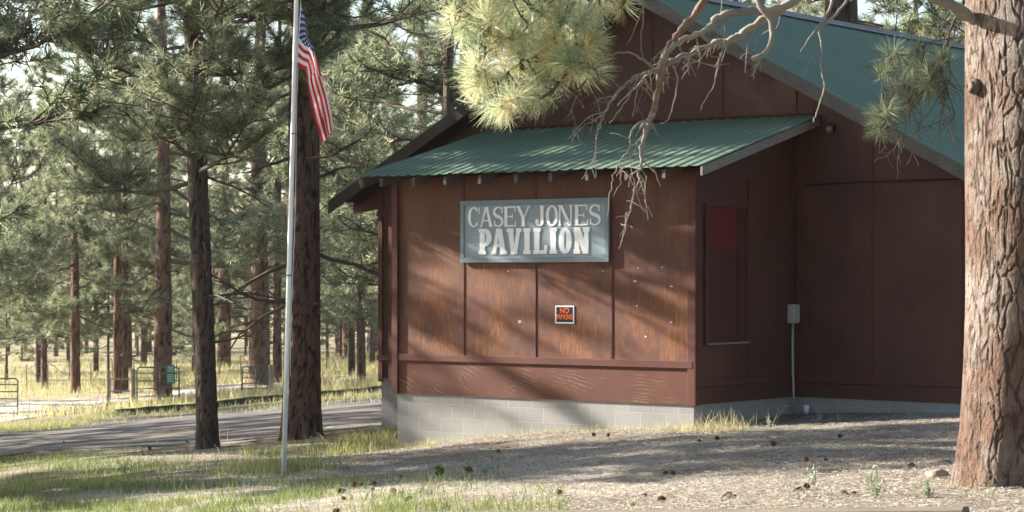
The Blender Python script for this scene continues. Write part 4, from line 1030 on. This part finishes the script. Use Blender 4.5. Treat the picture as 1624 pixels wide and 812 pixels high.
MB().box(-.14, .14, -.008, .008, -.31, .31).build("sign_plate", M['gatesign'], gs)
wb = MB(); rdx = random.Random(2)
for z in (.24, .17, .10, -.02, -.09, -.16, -.23):
    x = -.10
    while x < .08:
        l = rdx.uniform(.03, .07); wb.box(x, min(x+l, .10), -.012, -.0085, z-.012, z+.012); x += l+.02
wb.build("pale_marks", M['white'], gs)
# wire fence with thin posts
wf = empty("wire_fence", gp(400, 104)); tag(wf, "low wire fence on thin stakes crossing the dry field", "fence")
ox, oy, oz = wf.location
for px in range(-60, 620, 34):
    x, y, z = gp(px, 104+.01*px)
    MB().tube([(x-ox, y-oy, z-oz-.1), (x-ox, y-oy, z-oz+1.15)], .03, 6).build("stake", M['postwood'], wf)
wr = MB()
for h in (.35, .7, 1.05):
    wr.tube([((px-CX)/FPX*(104+.01*px)-ox, 104+.01*px-oy, gz((px-CX)/FPX*(104+.01*px), 104+.01*px)-oz+h) for px in range(-60, 621, 34)], .008, 4)
wr.build("wires", M['conduit'], wf)
# long dark kerb log
a = gp(183, 65.5); b2 = gp(615, 67.5)
kb = MB(); n = 40; pts = []
for i in range(n+1):
    t = i/n; x = a[0]+(b2[0]-a[0])*t; y = a[1]+(b2[1]-a[1])*t; pts.append((x-a[0], y-a[1], gz(x, y)-a[2]+.07))
kb.tube(pts, [.13+.008*math.sin(i*1.7) for i in range(n+1)], 10)
o = kb.build("kerb_log", simple("dark_log", (.030, .036, .030), .9, 0, .5, 3, .5), None, smooth=True); o.location = a
tag(o, "long dark log kerb lying along the far edge of the road", "log")
# landscape timber in the foreground
a = Vector((-.55, 17.35, 0)); b2 = Vector((3.02, 15.05, 0)); L = (b2-a).length
za, zb = gz(a.x, a.y), gz(b2.x, b2.y)
tm = MB().prism([(-.065, -.07), (.065, -.07), (.065, .045), (.045, .065), (-.045, .065), (-.065, .045)], 'x', 0, L).build("landscape_timber", M['timber'], None)
tm.location = (a.x, a.y, za+.03); tm.rotation_euler = (0, -math.atan2(zb-za-.0, L), math.atan2(b2.y-a.y, b2.x-a.x))
tag(tm, "long squared weathered timber edging the bare ground in front", "timber")

# ------------------------------------------------------------------ stone, sticks, cones
def stone(px, py_Y, sx, sy, sz, label, seed):
    bm = bmesh.new(); bmesh.ops.create_icosphere(bm, subdivisions=4, radius=1)
    for v in bm.verts:
        n = mn.noise(v.co*1.3+Vector((seed, 0, 0)))*.22+mn.noise(v.co*4+Vector((seed, 0, 0)))*.05
        v.co = v.co*(1+n); v.co.z = max(v.co.z, -.55)
        v.co = Vector((v.co.x*sx, v.co.y*sy, v.co.z*sz))
    me = bpy.data.meshes.new("stone"); bm.to_mesh(me); bm.free(); me.materials.append(M['rock'])
    me.polygons.foreach_set("use_smooth", [True]*len(me.polygons))
    o = bpy.data.objects.new("stone", me); C.objects.link(o); x, y, z = gp(px, py_Y); o.location = (x, y, z+sz*.35); tag(o, label, "stone"); return o
stone(1488, 18.6, .10, .09, .055, "smooth pinkish stone beside the roots of the massive pine", 3.1)
def stick(pts, r, label, mat='limb'):
    V_ = [Vector(gp(px, Y)) for px, Y in pts]; o0 = V_[0]
    P_ = [v-o0+Vector((0, 0, r*1.2+.015*math.sin(i*2))) for i, v in enumerate(V_)]
    o = MB().tube(smooth_path(P_, 4, .004), r, 6).build("stick", M[mat], None, smooth=True); o.location = o0; tag(o, label, "stick")
stick([(1470, 20.4), (1495, 20.2), (1515, 20.2), (1545, 20.5)], .016, "crooked dark stick lying behind the stone at the massive pine")
stick([(1258, 17.9), (1270, 18.0), (1281, 17.9)], .010, "short dark stick on the bare ground in front of the electric box", )
stick([(1142, 17.6), (1152, 18.0), (1163, 18.4)], .006, "thin twig lying near a pair of pine cones")
# pine cone
def cone_mesh():
    m = MB(); rd_ = random.Random(1)
    n = 64
    for i in range(n):
        t = (i+.5)/n; a = i*2.39996; z = .085*t; r = .010+.026*math.sin(math.pi*min(1, t*.92+.10))**.8
        ca, sa = math.cos(a), math.sin(a); w_ = .010
        tip = Vector((ca*(r+.008), sa*(r+.008), z+.010)); i0 = Vector((ca*.006, sa*.006, z)); s = Vector((-sa, ca, 0))*w_
        midp = Vector((ca*r*.8, sa*r*.8, z+.002))
        m.add([i0-s*.3, i0+s*.3, midp+s, tip, midp-s, midp+Vector((0, 0, -.005))], [(0, 1, 2, 3, 4), (0, 5, 1), (1, 5, 2), (2, 5, 3), (3, 5, 4), (4, 5, 0)])
    m.tube([(0, 0, 0), (0, 0, .04), (0, 0, .085)], [.012, .014, .004], 6)
    return m
cones = [(475, 22.6, .9), (603-185+0, 0, 0)][:1]
cone_px = [(576, 770), (590, 777), (590, 768), (619, 780), (547, 793), (539, 811), (640, 757), (644, 794), (714, 805), (560, 773), (1053, 751), (1069, 753), (1280, 754-22), (1311, 731), (1330, 693), (1280, 775), (1335, 783), (1353, 783), (1450, 738), (1112, 700), (1140, 698), (942, 690), (962, 692), (787, 717), (1027, 786), (1165, 788), (885, 785), (1000, 801), (1043, 795), (1227, 706), (130, 772), (134, 776), (100, 700), (297, 702), (240, 713)]
proto = None; CG = "pine cones scattered on the bare ground"
def inv(px, py):
    lo, hi = 12.0, 120.0
    for _ in range(50):
        Y = (lo+hi)/2; X = (px-CX)/FPX*Y
        if HY-gz(X, Y)/Y*FPX > py: lo = Y
        else: hi = Y
    return Y
rc = random.Random(9)
for px, py in cone_px:
    Y = inv(px, py+2); x, y, z = gp(px, Y)
    if proto is None: o = proto = cone_mesh().build("pine_cone", M['cone'])
    else: o = proto.copy(); C.objects.link(o)
    s = rc.uniform(.5, .8); o.scale = (s, s, s); o.location = (x, y, z+.03*s); o.rotation_euler = (rc.uniform(1.0, 2.0), rc.uniform(-.4, .4), rc.uniform(0, 6.3))
    tag(o, "brown open pine cone lying on the ground", "pine cone", CG)

# ------------------------------------------------------------------ weeds
def weed(px, py, h, n, label, seed, leaf=.03, mat='sage', name="weed_plant", tint=.5, spreadw=.5):
    Y = inv(px, py); x, y, z = gp(px, Y); rng = random.Random(seed); V = []; F = []; T = []
    for s in range(n):
        az = rng.uniform(0, 6.28); ln = h*rng.uniform(.5, 1.05); d = Vector((math.cos(az)*spreadw*rng.uniform(.2, 1), math.sin(az)*spreadw*rng.uniform(.2, 1), 1)).normalized(); cur = Vector((rng.gauss(0, .01), rng.gauss(0, .01), -.01)); m = 7
        pts = [cur.copy()]
        for k in range(m):
            d = (d+Vector((rng.gauss(0, .12), rng.gauss(0, .12), .05))).normalized(); cur = cur+d*ln/m; pts.append(cur.copy())
        tv, tf, tq = tube_arr(pts, [.0028]*(m+1), 3); b0 = len(V); V += [tuple(p) for p in tv]; F += [tuple(int(q)+b0 for q in f) for f in tq]; T += [tint*.6]*len(tv)
        for k in range(1, m+1):
            for _ in range(3):
                c = pts[k]; ld = Vector((rng.gauss(0, 1), rng.gauss(0, 1), rng.uniform(0, 1.2))).normalized(); sd2 = ld.cross(Vector((rng.gauss(0, 1), rng.gauss(0, 1), 1))).normalized(); l = leaf*rng.uniform(.6, 1.2); b0 = len(V)
                V += [tuple(c), tuple(c+ld*l*.5+sd2*l*.22), tuple(c+ld*l), tuple(c+ld*l*.5-sd2*l*.22)]; F.append((b0, b0+1, b0+2, b0+3)); T += [tint+rng.uniform(-.2, .3)]*4
    o = np_mesh(name, V, F, M[mat], None, False, {"tint": T}); o.location = (x, y, z); tag(o, label, "weed"); return o
weed(1388, 788, .24, 12, "bushy pale sage weed just behind the squared timber", 1)
weed(1290, 772, .17, 5, "small pale weed left of the bushy sage, near two cones".replace(" left of", " beside"), 2)
weed(1470, 790, .13, 9, "low spreading green weed between the bushy sage and the massive pine", 3, tint=.3)
weed(1232, 672, .27, 6, "tall thin weed standing in front of the conduit", 4)
weed(1296, 672, .25, 5, "thin wiry weed in front of the boarded corner", 5, .02)
weed(1222, 678, .16, 7, "small leafy weed at the foot of the tall thin one", 6)
weed(1330, 668, .2, 4, "sparse grey weed on the gravel by the dark wall", 7, .02)
weed(697, 757, .13, 9, "small bright green weed on the bare soil in front of the block wall", 8, .05, 'grass', tint=.15)
weed(745, 750, .07, 9, "low green weed patch beside the bright green weed", 9, .04, 'grass', tint=.15)
weed(540, 782, .06, 12, "flat green weed clump among scattered cones", 10, .04, 'grass', tint=.1, spreadw=1.5)
weed(940, 690, .25, 3, "thin dark weed stalk against the block wall", 11, .02, tint=.05)
weed(770, 752, .10, 5, "tiny pale weed on the soil near the low green patch", 12, .03)
weed(495, 708, .17, 6, "pale weed at the foot of the stout pine", 13)
weed(197, 752, .25, 5, "straggly pale weed on the sunny lawn near the slim dark pine", 14, .03)
def stalks(px, py, h, n, label, seed):
    Y = inv(px, py); x, y, z = gp(px, Y); rng = random.Random(seed); m = MB()
    for _ in range(n):
        dx = rng.gauss(0, .05); m.tube([(dx, 0, -.02), (dx+rng.gauss(0, .015), 0, h*.5), (dx+rng.gauss(0, .04), 0, h*rng.uniform(.8, 1.05))], [.004, .003, .0015], 4)
    o = m.build("dry_stalks", simple("dry_straw", (.50, .40, .22), .8), None); o.location = (x, y, z); tag(o, label, "weed")
stalks(804, 738, .29, 2, "two dry straw stalks standing on the bare soil", 2)
stalks(274, 780, .36, 1, "tall single straw stalk on the shaded lawn", 3)
stalks(288, 778, .30, 2, "shorter straw stalks beside the tall single one", 4)
stalks(355, 700, .30, 3, "dry stalks just beyond the slim dark pine", 5)

# ------------------------------------------------------------------ grass, litter (stuff)
rng = np.random.default_rng(21)
def pav_mask(X, Y, pad=.05):
    dx, dy = X-2.4, Y-30.3; c, s = math.cos(TH), math.sin(TH)
    lx = c*dx-s*dy; ly = s*dx+c*dy
    return ((lx > XL-pad) & (lx < XR+pad) & (ly > -pad) & (ly < YM+.2)) | ((lx > BX0-pad) & (lx < BX1+pad) & (ly > YM-pad))
def vnoise(X, Y, sc, seed=0):
    out = np.empty(len(X))
    for i in range(len(X)): out[i] = mn.noise(Vector((X[i]*sc, Y[i]*sc, seed)))
    return out
def blades(X, Y, h, wd, tint, lean=.5):
    N = len(X); Z = Gz(X, Y)-.005
    az = rng.random(N)*6.28; ln = rng.random(N)*lean
    d = np.stack([np.cos(az)*ln, np.sin(az)*ln, np.ones(N)], 1); d /= np.linalg.norm(d, axis=1)[:, None]
    b = np.stack([X, Y, Z], 1); wv = np.stack([-np.sin(az+1.2), np.cos(az+1.2), 0*az], 1)*(wd/2)[:, None]
    mid = b+d*(h*.55)[:, None]; d2 = d+np.stack([np.cos(az)*ln, np.sin(az)*ln, -.35*ln], 1)*.8; d2 /= np.linalg.norm(d2, axis=1)[:, None]
    tip = mid+d2*(h*.5)[:, None]
    V = np.stack([b-wv, b+wv, mid-wv*.8, mid+wv*.8, tip], 1).reshape(-1, 3); k = np.arange(N)*5
    return V, np.stack([k, k+1, k+3, k+2], 1), np.stack([k+2, k+3, k+4], 1), np.repeat(np.clip(tint, 0, 1), 5)
Vs, Qs, Ts, Tt = [], [], [], []; off = 0
def addb(*r):
    global off
    V, q, t, ti = r; Vs.append(V); Qs.append(q+off); Ts.append(t+off); Tt.append(ti); off += len(V)
def scatter(n, x0, x1, y0, y1, fn):
    """x range in px at that depth so that the density is even in view"""
    Y = y0*(y1/y0)**rng.random(n); X = (x0+(x1-x0)*rng.random(n)-CX)/FPX*Y
    keep = (rng.random(n) < fn(X, Y)) & ~pav_mask(X, Y); return X[keep], Y[keep]
# lawn
X, Y = scatter(150000, -150, 900, 17, 40.5, lambda X, Y: green_w(X, Y)*1.0+.03)
nz = vnoise(X, Y, .9, 3)+.5*vnoise(X, Y, 3.1, 8); k = rng.random(len(X)) < np.clip(.42+1.5*nz, .03, 1); X, Y, nz = X[k], Y[k], nz[k]
addb(*blades(X, Y, (.035+.10*rng.random(len(X))**2+.05*np.clip(nz, 0, 1))*np.clip(1, 0, 1), .0055+.002*rng.random(len(X)), .30-.35*nz+rng.normal(0, .17, len(X))))
# sparse dry tufts on the bare ground
X, Y = scatter(60000, 300, 1700, 14.5, 31, lambda X, Y: .35+0*X)
nz = vnoise(X, Y, 1.6, 12)+.6*vnoise(X, Y, 6, 5); k = nz > .22; X, Y = X[k], Y[k]
addb(*blades(X, Y, .02+.045*rng.random(len(X)), .004+.002*rng.random(len(X)), .65+rng.normal(0, .18, len(X)), .9))
# strip along the wall
n = 3600; lx = rng.uniform(XL-.9, XR+.9, n); ly = -np.abs(rng.normal(0, .28, n))-.03; c_, s_ = math.cos(TH), math.sin(TH)
X = 2.4+c_*lx+s_*ly; Y = 30.3-s_*lx+c_*ly; k = rng.random(n) < .35+.65*(np.abs(lx+5) < .8)+.6*(lx > -.5); X, Y = X[k], Y[k]
addb(*blades(X, Y, .03+.13*rng.random(len(X))**2, .005+0*X, .9+rng.normal(0, .2, len(X)), .7))
n = 260; X = P(1135, 0, 29.2).x+rng.normal(0, .28, n); Y = 29.2+rng.normal(0, .25, n); k = ~pav_mask(X, Y)
X, Y = X[k], Y[k]; addb(*blades(X, Y, .08+.26*rng.random(len(X))**1.3, .007+0*X, .95+rng.normal(0, .12, len(X)), .6))
for (px, py, n, sp) in ((590, 700, 1500, .35), (470, 745, 700, .25), (415, 745, 700, .3), (435, 720, 500, .3), (555, 718, 700, .3)):
    Yc = inv(px, py); n = int(n); X = (px-CX)/FPX*Yc+rng.normal(0, sp, n); Y = Yc+rng.normal(0, sp, n); k = ~pav_mask(X, Y); X, Y = X[k], Y[k]
    addb(*blades(X, Y, .06+.20*rng.random(len(X))**1.3, .007+0*X, .55+rng.normal(0, .25, len(X)), .6))
# verge past the road and the field
X, Y = scatter(70000, -120, 640, 52, 76, lambda X, Y: sstep(54, 60, Y+.3*np.sin(X))*(~((X < -12) & (Y > 62) & (Y < 100)))*.9)
k = ~((X > -11) & (Y < 66.5)) | (rng.random(len(X)) < .12); X, Y = X[k], Y[k]
addb(*blades(X, Y, .06+.16*rng.random(len(X)), .014+0*X, .72+rng.normal(0, .2, len(X)), .6))
X, Y = scatter(90000, -120, 640, 70, 150, lambda X, Y: 1.0-(X < -11)*(Y < 104)*(X > -40)*(np.abs(Y-(84+.4*(X+20))) < 11)*.95)
nz = vnoise(X, Y, .15, 1); k = rng.random(len(X)) < .35+nz; X, Y = X[k], Y[k]
k = ~((Y > 88) & (Y < 94.5) & (X > -14)); X, Y = X[k], Y[k]
addb(*blades(X, Y, .14+.42*rng.random(len(X))**1.6, .026+0*X, .88+rng.normal(0, .2, len(X)), .5))
V = np.concatenate(Vs); T = np.concatenate(Tt)
gr = np_mesh("grass", V, [np.concatenate(Qs), np.concatenate(Ts)], M['grass'], None, False, {"tint": T}); tag(gr, "short mixed green and dry grass over the lawn, verge and field", "grass", kind='stuff')

# gravel and fallen needles
def m_litter():
    a = NB("ground_litter"); t = a.attr("tint"); a.col(a.ramp(t, [(0, (.06, .048, .04)), (.35, (.19, .145, .11)), (.6, (.36, .31, .255)), (1, (.64, .58, .49))])); a.rough(.9); return a.m
X, Y = scatter(120000, 200, 1720, 14.2, 34, lambda X, Y: 1-.6*green_w(X, Y))
N = len(X); Z = Gz(X, Y)
az = rng.random(N)*6.28; ln = np.where(rng.random(N) < .62, .04+.05*rng.random(N), .005+.009*rng.random(N)); wd = np.where(ln > .03, .0028, ln*.8)
d = np.stack([np.cos(az), np.sin(az), rng.normal(0, .18, N)], 1); s = np.stack([-np.sin(az), np.cos(az), rng.normal(0, .3, N)], 1)
c = np.stack([X, Y, Z+.010+.010*rng.random(N)], 1)
V = np.stack([c-d*(ln/2)[:, None]-s*(wd/2)[:, None], c+d*(ln/2)[:, None]-s*(wd/2)[:, None], c+d*(ln/2)[:, None]+s*(wd/2)[:, None], c-d*(ln/2)[:, None]+s*(wd/2)[:, None], c+np.array([0, 0, 1])*(wd*.7)[:, None]], 1).reshape(-1, 3)
k = np.arange(N)*5
T3 = np.concatenate([np.stack([k, k+1, k+4], 1), np.stack([k+1, k+2, k+4], 1), np.stack([k+2, k+3, k+4], 1), np.stack([k+3, k, k+4], 1)])
lt = np_mesh("forest_litter", V, [T3], m_litter(), None, False, {"tint": np.repeat(np.clip(rng.normal(.55, .28, N), 0, 1), 5)})
tag(lt, "fallen pine needles, chips and gravel on the bare ground", "litter", kind='stuff')

# ------------------------------------------------------------------ air
hz = MB().box(-420, 420, -40, 700, -12, 40).build("haze", None)
hm = bpy.data.materials.new("haze_air"); hm.use_nodes = True; ht = hm.node_tree; ht.nodes.clear()
pv = ht.nodes.new("ShaderNodeVolumePrincipled"); pv.inputs["Color"].default_value = (.86, .9, .94, 1); pv.inputs["Density"].default_value = .00012; pv.inputs["Anisotropy"].default_value = .3
ho = ht.nodes.new("ShaderNodeOutputMaterial"); ht.links.new(pv.outputs[0], ho.inputs["Volume"])
hz.data.materials.clear(); hz.data.materials.append(hm); tag(hz, kind='stuff')
